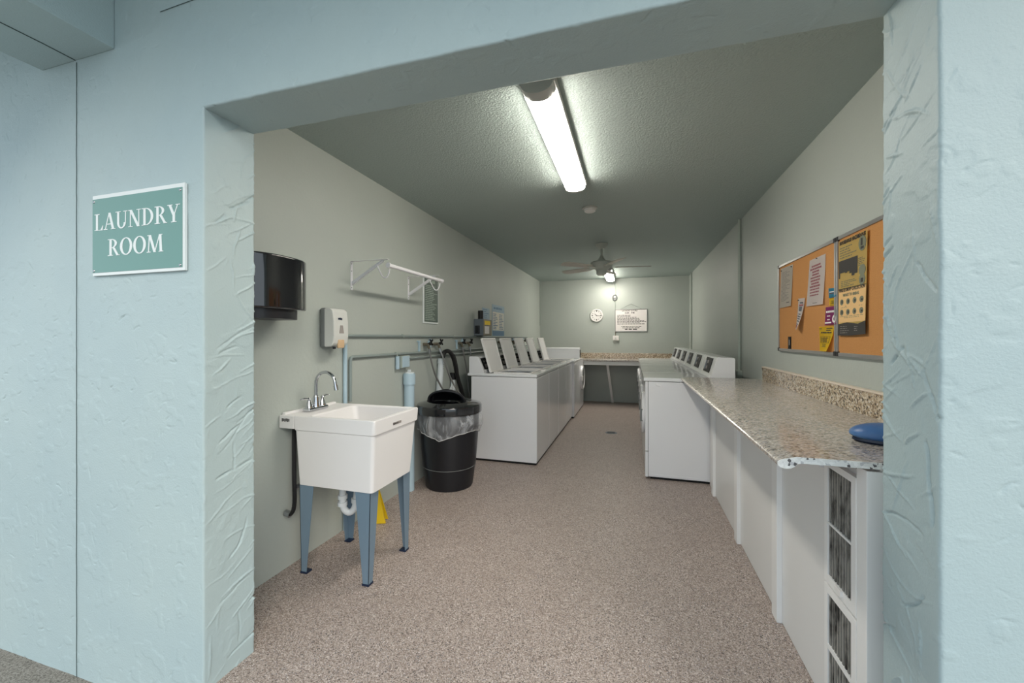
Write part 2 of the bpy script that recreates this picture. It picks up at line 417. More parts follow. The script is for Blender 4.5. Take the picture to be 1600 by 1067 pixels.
# crack lines in the stucco: real thin recess fillers
bm = BM(); z = ZG; x = -2.209
pts = []
while z < 2.45:
    pts.append((x+random.gauss(0, .0006), YF-.0042, z)); z += .03
tube(bm, pts, .0011, 5)
o = obj('wall_crack', bm, m_crack, wall_front)
bm = BM(); tube(bm, [(-1.72, YF-.004, 2.537), (-1.62, YF-.004, 2.54), (-1.53, YF-.004, 2.542)], .0010, 5); obj('wall_crack', bm, m_crack, wall_front)
# beam, outside ceiling and ground
bm = BM(); box(bm, -2.44, -1.98, -3.0, YF-.001, 2.45, 2.80, .004)
beam = struct(obj('ceiling_beam', bm, m_stucco), 'stucco beam meeting the front wall above the sign')
bm = BM(); tube(bm, [(-2.212+random.gauss(0, .002), YF-.005-i*.1, 2.4495) for i in range(30)], .0022, 5); obj('beam_crack', bm, m_crack, beam)
bm = BM(); box(bm, -7, 7, .1, YF-.002, 2.80, 2.95); struct(obj('ceiling_walkway', bm, m_stucco), 'outside walkway ceiling')
bm = BM(); box(bm, -14, 14, -16, YF+.0, ZG-.1, ZG); struct(obj('floor_walkway', bm, m_concrete), 'speckled grey concrete walkway outside the front wall')
# room shell
bm = BM(); poly(bm, [(XA+.001, YF+.006, 0), (XB-.001, YF+.006, 0), (XB-.001, YI-.004, 0), (XR+.1, YI-.004, 0), (XR+.1, YB+.1, 0), (XL-.1, YB+.1, 0), (XL-.1, YI-.004, 0), (XA+.001, YI-.004, 0)], (0, 0, -.10))
floor = struct(obj('floor', bm, m_floor, smooth=False), 'tan and grey epoxy flake floor')
bm = BM(); box(bm, XL-.15, XR+.15, YI+.0, YB+.15, ZC, ZC+.2); struct(obj('ceiling', bm, m_ceil), 'grey-green textured ceiling')
bm = BM(); box(bm, XL-.15, XL, YI, YB+.15, -.2, ZC); struct(obj('wall_left', bm, m_wall), 'sage painted left wall')
bm = BM(); box(bm, XR, XR+.15, YI, YB+.15, -.2, ZC); struct(obj('wall_right', bm, m_wall), 'sage painted right wall')
bm = BM(); box(bm, XL, XR, YB, YB+.15, -.2, ZC); struct(obj('wall_back', bm, m_wall), 'sage painted back wall')
# ------------------------------------------------------------------ ceiling lights
def led(name, y0, y1, x0, x1, label, ml):
    t = thing(name, label, 'light', ((x0+x1)/2, (y0+y1)/2, ZC), 'wraparound ceiling lights')
    cx = (x0+x1)/2; hw = (x1-x0)/2
    def prof(w, z_top, z_low, n=12):
        pts = [(cx-w, z_top)]
        for k in range(n+1):
            a = math.pi*k/n; pts.append((cx-w*math.cos(a)*1.0, z_top-.022-(z_top-.022-z_low)*math.sin(a)**.8))
        pts.append((cx+w, z_top)); return pts
    bm = BM(); poly(bm, [(x, y0+.07, z) for x, z in prof(hw-.004, ZC-.034, ZC-.084)], (0, y1-y0-.10, 0)); obj('diffuser', bm, ml, t)
    for a, b_ in ((y0, y0+.0705), (y1-.0305, y1)):
        bm = BM(); poly(bm, [(x, a, z) for x, z in prof(hw, ZC-.010, ZC-.086)], (0, b_-a, 0)); obj('end_cap', bm, m_fixture, t)
    bm = BM(); box(bm, x0-.006, x1+.006, y0+.004, y1-.004, ZC-.040, ZC-.001, .003); obj('housing', bm, m_fixture, t)
    return t
led('ceiling_light', 1.76, 3.07, -.485, -.335, 'lit white wraparound fluorescent light on the ceiling nearest the opening', m_led)
led('ceiling_light', 6.95, 8.2, -.485, -.335, 'lit wraparound light near the back wall beyond the fan', m_led2)
# ------------------------------------------------------------------ fan, detector
fx, fy = -.372, 5.2
t = thing('ceiling_fan', 'grey ceiling fan with five blades hanging from the ceiling', 'fan', (fx, fy, ZC))
bm = BM(); lathe(bm, [(0, 0), (.075, 0), (.075, -.012), (.06, -.04), (.03, -.062), (0, -.062)], (fx, fy, ZC-.001)); obj('canopy', bm, m_fan, t)
bm = BM(); tube(bm, [(fx, fy, ZC-.05), (fx, fy, 2.30)], .013); obj('downrod', bm, m_fan, t)
bm = BM(); lathe(bm, [(0, 2.335), (.018, 2.33), (.03, 2.30), (.055, 2.268), (.125, 2.25), (.138, 2.238), (.134, 2.215), (.105, 2.172), (.07, 2.152), (0, 2.150)], (fx, fy, 0)); obj('motor_housing', bm, m_fan, t)
bm = BM(); lathe(bm, [(0, 2.152), (.072, 2.152), (.072, 2.14), (.066, 2.136), (.066, 2.10), (.05, 2.085), (0, 2.082)], (fx, fy, 0)); obj('light_kit_cap', bm, m_fan, t)
blade0 = None
for k in range(5):
    bm = BM()
    # blade iron and blade along +x
    iron = BM(); box(iron, .09, .22, -.018, .018, -.004, .002, .001)
    b2 = bmesh.new(); out = []
    L0, L1 = .17, .60
    pr = [(L0, -.042), (L0+.05, -.052), (L1-.06, -.064), (L1-.015, -.052), (L1, -.02), (L1, .02), (L1-.015, .052), (L1-.06, .064), (L0+.05, .052), (L0, .042)]
    poly(bm, [(x, y, 0) for x, y in pr], (0, 0, .007))
    if blade0 is None:
        me_parts = []
    ang = R(72*k+8)
    for bmm, nm, mm in ((bm, 'blade', m_fanblade), (iron, 'blade_iron', m_fan)):
        bmesh.ops.rotate(bmm, cent=(0, 0, 0), matrix=Matrix.Rotation(R(12), 3, 'X'), verts=bmm.verts)
        bmesh.ops.rotate(bmm, cent=(0, 0, 0), matrix=Matrix.Rotation(ang, 3, 'Z'), verts=bmm.verts)
        bmesh.ops.translate(bmm, vec=(fx, fy, 2.178), verts=bmm.verts); obj(nm, bmm, mm, t)
t = thing('smoke_detector', 'small round white smoke detector on the ceiling between light and fan', 'smoke detector', (-.37, 3.72, ZC))
bm = BM(); lathe(bm, [(0, 0), (.068, 0), (.068, -.010), (.06, -.014), (0, -.014)], (-.37, 3.72, ZC-.0005)); obj('mounting_plate', bm, m_fixture, t)
bm = BM(); lathe(bm, [(0, -.013), (.052, -.013), (.050, -.034), (.038, -.042), (0, -.044)], (-.37, 3.72, ZC)); obj('cover', bm, m_plastic, t)

# ------------------------------------------------------------------ LAUNDRY ROOM sign (serif letters built by hand)
def ring(cx, cy, ro_x, ro_y, ri_x, ri_y, a0=0, a1=360, n=26):
    o_, i_ = [], []
    for k in range(n+1):
        a = R(a0+(a1-a0)*k/n); o_.append((cx+ro_x*math.cos(a), cy+ro_y*math.sin(a))); i_.append((cx+ri_x*math.cos(a), cy+ri_y*math.sin(a)))
    return [[o_[k], o_[k+1], i_[k+1], i_[k]] for k in range(n)]
def serif(x0, x1, y, up): return [[(x0, y), (x1, y), (x1, y+.045*up), (x0, y+.045*up)]]
def stem(x0, x1, y0=0, y1=1): return [[(x0, y0), (x1, y0), (x1, y1), (x0, y1)]]
def dia(x0, y0, x1, y1, w): return [[(x0-w/2, y0), (x0+w/2, y0), (x1+w/2, y1), (x1-w/2, y1)]]
G = {
 'L': (.66, stem(.12, .27)+serif(.02, .38, 1, -1)+serif(.02, .60, 0, 1)+[[(.46, .04), (.60, .04), (.64, .28), (.60, .28)]]),
 'A': (.84, dia(.13, 0, .40, 1, .06)+dia(.68, 0, .42, 1, .16)+stem(.22, .60, .30, .35)+serif(.01, .28, 0, 1)+serif(.52, .84, 0, 1)),
 'U': (.86, stem(.12, .26, .32, 1)+stem(.66, .72, .32, 1)+ring(.42, .33, .30, .35, .16, .28, 180, 360)+serif(.02, .37, 1, -1)+serif(.55, .83, 1, -1)),
 'N': (.90, stem(.13, .19)+stem(.69, .75)+dia(.69, 0, .18, 1, .17)+serif(.02, .31, 0, 1)+serif(.02, .2, 1, -1)+serif(.57, .86, 1, -1)),
 'D': (.84, stem(.12, .27)+ring(.27, .5, .50, .5, .34, .455, -90, 90)+serif(.02, .3, 1, -1)+serif(.02, .3, 0, 1)),
 'R': (.80, stem(.12, .27)+ring(.27, .73, .35, .27, .20, .225, -90, 90)+dia(.68, 0, .40, .48, .15)+serif(.02, .3, 1, -1)+serif(.02, .37, 0, 1)+serif(.58, .8, 0, 1)),
 'Y': (.82, dia(.40, .42, .16, 1, .16)+dia(.44, .42, .66, 1, .06)+stem(.34, .49, 0, .46)+serif(.01, .33, 1, -1)+serif(.53, .80, 1, -1)+serif(.25, .58, 0, 1)),
 'O': (.86, ring(.42, .5, .40, .52, .24, .46)),
 'M': (1.04, dia(.12, 0, .17, 1, .06)+dia(.50, 0, .20, 1, .15)+dia(.50, 0, .80, 1, .06)+dia(.88, 0, .83, 1, .15)+serif(.01, .25, 0, 1)+serif(.74, 1.02, 0, 1)+serif(.05, .24, 1, -1)+serif(.76, .96, 1, -1)),
}
def serif_word(bm, word, x0, x1, z0, h, y, th=.0008):
    tot = sum(G[c][0] for c in word); k = (x1-x0)/tot; x = x0
    for c in word:
        w, ps = G[c]
        for i, p in enumerate(ps): poly(bm, [(x+a*k, y, z0+b_*h) for a, b_ in p], (0, -th-i*1.5e-5, 0))
        x += w*k
sx0, sx1, sz0, sz1 = -2.089, -1.577, 1.547, 1.870
t = thing('room_sign', 'teal and white LAUNDRY ROOM sign on the front wall left of the opening', 'sign', ((sx0+sx1)/2, YF, sz0))
bm = BM(); box(bm, sx0, sx1, YF-.014, YF-.003, sz0, sz1, .0015); obj('board', bm, m_signwhite, t)
bm = BM(); box(bm, sx0+.003, sx1-.010, YF-.0155, YF-.0142, sz0+.012, sz1-.016); obj('face', bm, m_signteal, t)
bm = BM(); serif_word(bm, 'LAUNDRY', sx0+.015, sx1-.018, 1.727, .066, YF-.0157); obj('lettering', bm, m_signwhite, t, smooth=False)
bm = BM(); serif_word(bm, 'ROOM', sx0+.095, sx1-.105, 1.622, .066, YF-.0157); obj('lettering', bm, m_signwhite, t, smooth=False)
for a in (sx0+.012, sx1-.02):
    for b_ in (sz0+.02, sz1-.026):
        bm = BM(); lathe(bm, [(0, .0025), (.004, .002), (.0055, 0), (0, 0)], (a, YF-.0155, b_), 12, 'Y-'); obj('screw', bm, m_silver, t)
# ------------------------------------------------------------------ paper towel dispenser
t = thing('paper_towel_dispenser', 'glossy black paper towel dispenser on the left wall beside the opening', 'dispenser', (XL, 1.56, 1.39))
def dplan(y0, y1, d, n=12, r=.115):
    pts = [(XL+.001, y0), ]
    for k in range(n+1):
        a = math.pi/2*k/n; pts.append((XL+d-r+r*math.sin(a), y0+.165-.165*math.cos(a)))
    for k in range(n+1):
        a = math.pi/2*k/n; pts.append((XL+d-r+r*math.cos(a), y1-.165+.165*math.sin(a)))
    pts.append((XL+.001, y1)); return pts
bm = BM(); poly(bm, [(x, y, 1.438) for x, y in dplan(1.40, 1.785, .245)], (0, 0, .262))
ed = [e for e in bm.edges if abs(e.verts[0].co.z-e.verts[1].co.z) < 1e-4 and e.verts[0].co.x > XL+.01]
bmesh.ops.bevel(bm, geom=ed, offset=.010, segments=3, profile=.5, affect='EDGES'); obj('cover', bm, m_towel, t)
bm = BM(); poly(bm, [(x, y, 1.392) for x, y in dplan(1.42, 1.745, .225)], (0, 0, .05)); obj('towel_outlet', bm, m_blackm, t)
bm = BM(); ly, lz = 1.715, 1.655
for k in range(7):
    a = R(k*180/6); lathe(bm, [(0, .0012), (.0055, .0008), (.006, 0), (0, 0)], (XL+.2425, ly+.0+.011*math.cos(a), lz+.013*math.sin(a)), 10, 'X+')
box(bm, XL+.2415, XL+.2440, ly-.018, ly+.016, lz-.014, lz-.009, .001); lathe(bm, [(0, .002), (.004, .001), (.0045, 0), (0, 0)], (XL+.2425, ly, lz-.001), 10, 'X+')
bmesh.ops.rotate(bm, cent=(XL+.2425, ly, lz), matrix=Matrix.Rotation(R(26), 3, 'Z'), verts=bm.verts); bmesh.ops.translate(bm, vec=(-.021, -.004, 0), verts=bm.verts)
obj('emblem', bm, m_logo, t)
bm = BM(); lathe(bm, [(0, .003), (.006, .002), (.008, 0), (0, 0)], (XL+.196, 1.735, 1.585), 14); 
# ------------------------------------------------------------------ soap dispenser
t = thing('soap_dispenser', 'white wall soap dispenser with grey back above the sink', 'dispenser', (XL, 2.12, 1.23))
bm = BM(); box(bm, XL+.001, XL+.045, 2.060, 2.195, 1.235, 1.485, .016, 3); obj('back_plate', bm, m_soapgrey, t)
bm = BM(); pr = [(XL+.04, 1.24), (XL+.04, 1.482), (XL+.085, 1.480), (XL+.103, 1.465), (XL+.112, 1.40), (XL+.114, 1.31), (XL+.108, 1.262), (XL+.092, 1.243)]
poly(bm, [(x, 2.060, z) for x, z in pr], (0, .135, 0)); bmesh.ops.bevel(bm, geom=bm.edges[:], offset=.008, segments=2, affect='EDGES', profile=.5); obj('cover', bm, m_soap, t)
bm = BM(); box(bm, XL+.100, XL+.1165, 2.100, 2.155, 1.232, 1.285, .006, 3); obj('push_lever', bm, m_amber, t)
bm = BM(); poly(bm, [(XL+.1125, 2.108, 1.325), (XL+.1125, 2.150, 1.325), (XL+.1125, 2.140, 1.375), (XL+.1125, 2.118, 1.375)], (.002, 0, 0)); obj('level_window', bm, m_inkgrey, t)
bm = BM(); bars(bm, XL+.1130, 2.100, 2.156, 1.408, 1.424, 1, .002, 4, fill=.9); obj('lettering', bm, m_bluedark, t)
bm = BM(); lathe(bm, [(0, 0), (.011, 0), (.009, -.014), (0, -.014)], (XL+.095, 2.085, 1.242)); obj('nozzle', bm, m_blackm, t)
# ------------------------------------------------------------------ closet rod brackets and rod
def bracket(y, label):
    t = thing('rod_bracket', label, 'bracket', (XL, y, 1.63), 'hanging rod brackets')
    bm = BM(); box(bm, XL+.0006, XL+.003, y-.012, y+.012, 1.628, 1.826, .0008); obj('wall_plate', bm, m_metalw, t)
    bm = BM(); box(bm, XL, XL+.295, y-.011, y+.011, 1.824, 1.827, .0008); obj('shelf_arm', bm, m_metalw, t)
    bm = BM(); 
    a, b_ = Vector((XL+.003, y, 1.672)), Vector((XL+.255, y, 1.823)); d = (b_-a).normalized(); nrm = Vector((-d.z, 0, d.x))*.011
    poly(bm, [a-nrm*1.25, a+nrm*1.25, b_+nrm*.9, b_-nrm*1.1], (0, .003, 0)); poly(bm, [a-nrm+Vector((0, -.008, 0)), a-nrm*.8+Vector((0, -.008, 0)), b_-nrm*.4+Vector((0, -.008, 0)), b_-nrm*.6+Vector((0, -.008, 0))], (0, .016, 0)); obj('brace', bm, m_metalw, t)
    bm = BM(); tube(bm, [(-1.665, y, 1.795), (-1.645, y, 1.755), (-1.622, y, 1.712), (-1.603, y, 1.700), (-1.585, y, 1.706), (-1.570, y, 1.735), (-1.566, y, 1.762)], .0048, 8, smoothing=2); obj('hook', bm, m_metalw, t)
    for z in (1.645, 1.76, 1.81):
        bm = BM(); lathe(bm, [(0, .002), (.003, .0015), (.004, 0), (0, 0)], (XL+.003, y, z), 10, 'X+'); obj('screw', bm, m_soapgrey, t)
bracket(2.365, 'white metal rod bracket on the left wall nearer the soap dispenser')
bracket(3.108, 'white metal rod bracket on the left wall beside the green notice')
t = thing('hanging_rod', 'white hanging rod carried by the two brackets on the left wall', 'rod', (-1.566, 2.34, 1.778))
bm = BM(); tube(bm, [(-1.566, 2.352, 1.783), (-1.566, 3.140, 1.783)], .0140, 16); obj('rod', bm, m_metalw, t)
for a, b_ in ((2.345, 2.362), (3.132, 3.148)):
    bm = BM(); tube(bm, [(-1.566, a, 1.783), (-1.566, b_, 1.783)], .0175, 16); obj('end_cap', bm, m_metalw, t)
# ------------------------------------------------------------------ wall pipes, notices on the left wall
def pipe_thing(name, label, cat, pts, r, m, clips=None, sm=0, group=None):
    t = thing(name, label, cat, pts[0], group); bm = BM(); tube(bm, pts, r, 10, smoothing=sm); obj('pipe', bm, m, t)
    if clips:
        for c in clips:
            bm = BM(); box(bm, XL+.0005, XL+.003+r*2, c[1]-.008, c[1]+.008, c[2]-r*1.5, c[2]+r*1.5, .002); obj('clip', bm, m_paintpipe, t)
    return t
pipe_thing('water_pipe', 'upper horizontal painted pipe running along the left wall', 'pipe', [(XL+.016, 2.20, 1.312), (XL+.016, 7.2, 1.300)], .010, m_pipegrey, [(0, 3.0, 1.311), (0, 4.0, 1.309)])
pipe_thing('water_pipe', 'middle pipe with elbow dropping down the left wall behind the sink', 'pipe',
           [(XL+.016, 2.335, .86), (XL+.016, 2.335, 1.145), (XL+.016, 2.342, 1.160), (XL+.016, 2.358, 1.164), (XL+.016, 7.2, 1.150)], .011, m_pipegrey, [(0, 2.9, 1.162)])
pipe_thing('water_pipe', 'lowest thin horizontal pipe right of the junction box', 'pipe', [(XL+.016, 3.10, 1.118), (XL+.016, 7.2, 1.108)], .009, m_pipegrey)
pipe_thing('water_pipe', 'pale vertical pipe rising behind the sink below the soap dispenser', 'pipe', [(XL+.014, 2.285, .0), (XL+.014, 2.285, 1.30)], .013, m_bluepipe)
t = thing('junction_box', 'small painted electrical box on the left wall above the cleanout pipe', 'electrical box', (XL, 2.98, 1.02))
bm = BM(); box(bm, XL+.001, XL+.045, 2.93, 3.06, 1.045, 1.147, .004); obj('box', bm, m_paintpipe, t)
bm = BM(); box(bm, XL+.044, XL+.048, 2.94, 3.05, 1.05, 1.142, .002); obj('cover_plate', bm, m_bluepipe, t)
bm = BM(); tube(bm, [(XL+.022, 2.905, 1.04), (XL+.022, 2.905, 1.145)], .016); obj('fitting', bm, m_bluepipe, t)
t = thing('cleanout_pipe', 'thick pale blue capped drain pipe standing against the left wall', 'pipe', (XL+.050, 3.04, 0))
bm = BM(); tube(bm, [(XL+.050, 3.04, 0), (XL+.050, 3.04, .93)], .043, 20); obj('pipe', bm, m_bluepipe, t)
bm = BM(); lathe(bm, [(0, .90), (.050, .90), (.050, .985), (.044, .995), (0, .995)], (XL+.050, 3.04, 0)); obj('hub', bm, m_bluepipe, t)
bm = BM(); box(bm, XL+.038, XL+.062, 3.028, 3.052, .99, 1.025, .004); lathe(bm, [(0, .99), (.04, .99), (.04, 1.004), (0, 1.004)], (XL+.050, 3.04, 0), 20); obj('plug', bm, m_pvc, t)

t = thing('notice_sign', 'dark green printed notice in a thin frame on the left wall behind the rod', 'sign', (XL, 3.5, 1.43))
bm = BM(); box(bm, XL+.001, XL+.010, 3.355, 3.655, 1.432, 1.878, .002); obj('frame', bm, m_signwhite, t)
bm = BM(); box(bm, XL+.0102, XL+.0112, 3.372, 3.645, 1.447, 1.868); obj('face', bm, m_greensign, t)
bm = BM(); bars(bm, XL+.0115, 3.39, 3.63, 1.46, 1.80, 20, .0004, 5); bars(bm, XL+.0115, 3.42, 3.60, 1.81, 1.86, 1, .0004, 6, fill=.7); obj('lettering', bm, m_greenink, t, smooth=False)
t = thing('poster', 'large pale blue instruction poster on the left wall behind the washer lids', 'poster', (XL, 5.56, 1.32))
bm = BM(); box(bm, XL+.001, XL+.003, 5.29, 5.845, 1.318, 1.762); obj('sheet', bm, m_blueposter, t)
bm = BM(); box(bm, XL+.003, XL+.0036, 5.31, 5.83, 1.322, 1.392); obj('footer_band', bm, m_bluedeep, t)
bm = BM(); box(bm, XL+.003, XL+.0036, 5.32, 5.82, 1.40, 1.66); obj('print_area', bm, m_paperc, t)
bm = BM(); bars(bm, XL+.0040, 5.34, 5.54, 1.41, 1.64, 10, .0006, 8); bars(bm, XL+.0040, 5.60, 5.80, 1.41, 1.64, 10, .0006, 9); bars(bm, XL+.0034, 5.36, 5.78, 1.69, 1.74, 1, .0004, 6, fill=.7); obj('lettering', bm, m_bluedeep, t, smooth=False)
t = thing('poster', 'small pale blue card on the left wall above the grey switch box', 'poster', (XL, 5.02, 1.53))
bm = BM(); box(bm, XL+.001, XL+.003, 4.90, 5.18, 1.50, 1.69); obj('sheet', bm, m_blueposter, t)
bm = BM(); bars(bm, XL+.0034, 4.93, 5.15, 1.53, 1.68, 6, .0006, 12); obj('lettering', bm, m_bluedeep, t, smooth=False)
t = thing('disconnect_switch', 'grey electrical switch box with yellow and white stickers on the left wall', 'electrical box', (XL, 4.75, 1.32))
bm = BM(); box(bm, XL+.001, XL+.125, 4.62, 4.92, 1.322, 1.525, .004); obj('enclosure', bm, m_greybox, t)
bm = BM(); box(bm, XL+.125, XL+.129, 4.625, 4.915, 1.325, 1.522, .002); obj('cover', bm, m_brass, t)
bm = BM(); box(bm, XL+.1292, XL+.1300, 4.66, 4.86, 1.455, 1.505); obj('yellow_sticker', bm, m_yellow, t)
bm = BM(); box(bm, XL+.1292, XL+.1300, 4.66, 4.82, 1.345, 1.44); obj('white_sticker', bm, m_paper, t)
bm = BM(); box(bm, XL+.05, XL+.07, 4.600, 4.619, 1.36, 1.43, .003); box(bm, XL+.02, XL+.08, 4.612, 4.6195, 1.345, 1.445, .002); obj('lever', bm, m_blackm, t)
bm = BM(); tube(bm, [(XL+.06, 4.70, 1.52), (XL+.06, 4.70, 1.632)], .032, 16); obj('conduit_nipple', bm, m_rubber, t)

# valves and hoses behind the washers
def valves(y, label, first):
    t = thing('water_valve_pair', label, 'valve', (XL, y, 1.27), 'paired valves on the left wall')
    bm = BM(); tube(bm, [(XL+.018, y, 1.288), (XL+.018, y, 1.20)], .012); box(bm, XL+.001, XL+.012, y-.02, y+.02, 1.225, 1.265, .002); obj('riser', bm, m_bluepipe, t)
    for s in (-1, 1):
        yy = y+s*.105
        bm = BM(); tube(bm, [(XL+.005, yy-s*.0, 1.235), (XL+.055, yy, 1.235)], .014); tube(bm, [(XL+.05, yy, 1.24), (XL+.058, yy+.012, 1.195)], .013); tube(bm, [(XL+.03, y, 1.235), (XL+.03, yy, 1.235)], .010); obj('valve_body', bm, m_brass, t)
        bm = BM()
        for a in (0, 90):
            c, s_ = math.cos(R(a+40))*.034, math.sin(R(a+40))*.034
            tube(bm, [(XL+.085, yy-c, 1.255-s_), (XL+.085, yy+c, 1.255+s_)], .008, 8)
        tube(bm, [(XL+.05, yy, 1.24), (XL+.088, yy, 1.255)], .007, 8); obj('handle', bm, m_rubber, t)
    return t
vl = ['pair of dark handled valves above the bin on the left wall', 'pair of dark handled valves left of the first washer lid', 'valves between the first and second raised washer lids',
      'valves between the second and third raised washer lids', 'valves between the third and fourth raised washer lids', 'valves between the fourth and fifth raised washer lids']
for i, y in enumerate((3.47, 4.24, 5.02, 5.65, 6.28, 6.90)): valves(y, vl[i], i == 0)
def hose(label, pts, r=.009, m=None, name='supply_hose', cat='hose', sm=2, fit=True):
    t = thing(name, label, cat, pts[0]); bm = BM(); tube(bm, pts, r, 8, smoothing=sm); obj('hose', bm, m or m_steelhose, t)
    if fit:
        a, b_ = Vector(pts[0]), Vector(pts[1]); d = (b_-a).normalized()
        bm = BM(); tube(bm, [a, a+d*.035], r*1.6, 8); obj('coupling', bm, m_silver, t)
    return t
hose('braided steel hose from the first valve down behind the bin', [(XL+.058, 3.377, 1.192), (XL+.065, 3.40, 1.08), (XL+.08, 3.48, .90), (XL+.14, 3.60, .72), (XL+.18, 3.80, .55), (XL+.20, 3.95, .45)])
hose('braided steel hose from the second valve above the bin', [(XL+.058, 3.587, 1.192), (XL+.10, 3.61, 1.06), (XL+.13, 3.67, .90), (XL+.16, 3.80, .74), (XL+.20, 3.88, .66), (XL+.205, 3.955, .60)])
hose('braided steel hose hanging left of the first washer console', [(XL+.058, 4.147, 1.192), (XL+.065, 4.17, 1.10), (XL+.07, 4.22, .98), (XL+.08, 4.25, .80), (XL+.09, 4.28, .55)])
hose('braided steel hose just behind the first washer console', [(XL+.058, 4.357, 1.192), (XL+.065, 4.37, 1.10), (XL+.07, 4.38, .98), (XL+.08, 4.40, .80), (XL+.09, 4.42, .55)])
hose('thick black drain hose arching over behind the bin', [(XL+.06, 3.655, 1.10), (XL+.06, 3.68, 1.15), (XL+.07, 3.73, 1.165), (XL+.08, 3.80, 1.145), (XL+.09, 3.87, 1.05), (XL+.09, 3.93, .88), (XL+.10, 4.03, .72), (XL+.11, 4.10, .50)], .022, m_rubber, 'drain_hose', 'hose', 2, False)
hose('thin black cable hanging beside the black drain hose', [(XL+.05, 3.84, 1.15), (XL+.05, 3.96, 1.12), (XL+.05, 4.03, 1.0), (XL+.05, 4.07, .85), (XL+.06, 4.12, .55)], .004, m_rubber, 'power_cable', 'cable', 2, False)
t = thing('standpipe', 'slanted white plastic standpipe leaning behind the bin', 'pipe', (XL+.06, 3.62, 0))
bm = BM(); tube(bm, [(XL+.045, 3.55, .0), (XL+.045, 3.575, .62), (XL+.045, 3.65, 1.07)], .030, 16); obj('pipe', bm, m_pvc, t)
bm = BM(); tube(bm, [(XL+.045, 3.643, 1.04), (XL+.045, 3.652, 1.085)], .035, 16); obj('collar', bm, m_pvc, t)
bm = BM(); bars(bm, XL+.076, 3.635, 3.655, .98, 1.04, 3, .0006, 3); obj('print', bm, m_inkgrey, t, smooth=False)
for y, lab in ((3.27, 'white pipe clip under the upper pipe left of the first valves'), (4.09, 'white pipe clip under the upper pipe left of the second valves')):
    t = thing('pipe_clip', lab, 'clip', (XL, y, 1.19), 'white pipe clips')
    bm = BM(); box(bm, XL+.001, XL+.02, y-.02, y+.02, 1.255, 1.270, .002); box(bm, XL+.001, XL+.016, y+.0, y+.022, 1.17, 1.26, .003); obj('clip', bm, m_bluepipe, t)
t = thing('drain_tee', 'white drain fitting with two branches low beside the first washer', 'pipe', (XL+.035, 3.945, 0))
bm = BM(); tube(bm, [(XL+.035, 3.945, 0), (XL+.035, 3.945, .86)], .026, 14); obj('pipe', bm, m_pvc, t)
for z in (.70, .80):
    bm = BM(); tube(bm, [(XL+.035, 3.945, z), (XL+.05, 3.86, z-.03), (XL+.05, 3.80, z-.09)], .012, 10, smoothing=1); obj('branch', bm, m_pvc, t)
bm = BM(); tube(bm, [(XL+.035, 3.945, .85), (XL+.035, 3.945, .92)], .032, 14); obj('cap', bm, m_rubber, t)

# ------------------------------------------------------------------ utility sink
SX0, SX1, SY0, SY1, SZ = XL+.004, -1.255, 1.762, 2.205, .872
t = thing('utility_sink', 'white plastic laundry sink on blue-grey metal legs beside the left wall', 'sink', (-1.53, 2.0, 0))
def rect(x0, x1, y0, y1, z, r=.02, n=3):
    pts = []
    for cx_, cy_, a0 in ((x1-r, y1-r, 0), (x0+r, y1-r, 90), (x0+r, y0+r, 180), (x1-r, y0+r, 270)):
        for k in range(n+1):
            a = R(a0+90*k/n); pts.append((cx_+r*math.cos(a), cy_+r*math.sin(a), z))
    return pts
def loft(bm, loops, cap0=True, cap1=True):
    b = bmesh.new(); V = [[b.verts.new(p) for p in lp] for lp in loops]; n = len(V[0])
    for A, B in zip(V[:-1], V[1:]):
        for k in range(n): b.faces.new((A[k], A[(k+1) % n], B[(k+1) % n], B[k]))
    if cap0: b.faces.new(V[0][::-1])
    if cap1: b.faces.new(V[-1])
    bmesh.ops.recalc_face_normals(b, faces=b.faces); merge(bm, b); return bm
bm = BM()
DX = SX0+.165     # rear deck ends here; the bowl opening starts
loft(bm, [rect(SX0+.10, SX1-.035, SY0+.030, SY1-.030, .49, .02), rect(SX0+.095, SX1-.012, SY0+.010, SY1-.010, .790, .02),
          rect(SX0+.095, SX1-.006, SY0+.004, SY1-.004, .795, .02), rect(SX0+.095, SX1-.002, SY0+.0, SY1-.0, .800, .02), rect(SX0+.095, SX1, SY0, SY1, SZ-.006, .012), rect(SX0+.095, SX1-.004, SY0+.004, SY1-.004, SZ, .012),
          rect(DX, SX1-.026, SY0+.026, SY1-.026, SZ, .03), rect(DX+.01, SX1-.034, SY0+.034, SY1-.034, SZ-.012, .03),
          rect(DX+.05, SX1-.06, SY0+.055, SY1-.055, .60, .04), rect(DX+.09, SX1-.10, SY0+.09, SY1-.09, .545, .04)], True, True)
obj('basin', bm, m_tub, t, angle=50)
bm = BM(); box(bm, SX0, SX0+.10, SY0+.0005, SY1-.0005, .800, SZ-.001, .004); box(bm, SX0, SX0+.022, SY0+.02, SY1-.02, SZ-.01, SZ+.012, .005); obj('faucet_deck', bm, m_tub, t)
bm = BM(); lathe(bm, [(0, .002), (.03, .002), (.035, 0), (0, 0)], (-1.52, 1.98, .546)); obj('drain', bm, m_silver, t)
bm = BM()
for k in range(6): box(bm, SX0+.020+k*.009, SX0+.026+k*.009, SY0-.0008, SY0+.001, .838+(k % 2)*.002, .856-(k % 3)*.001)
obj('stamped_mark', bm, m_charcoal, t, smooth=False)
bm = BM(); box(bm, SX1-.0015, SX1+.001, 1.93, 2.01, .818, .832, .0005); obj('badge', bm, m_inkgrey, t)
bm = BM(); box(bm, SX1-.001, SX1+.0016, 1.932, 1.942, .819, .831); bars(bm, SX1+.0012, 1.946, 2.005, .819, .831, 1, .0006, 3); obj('badge_print', bm, m_charcoal, t, smooth=False)
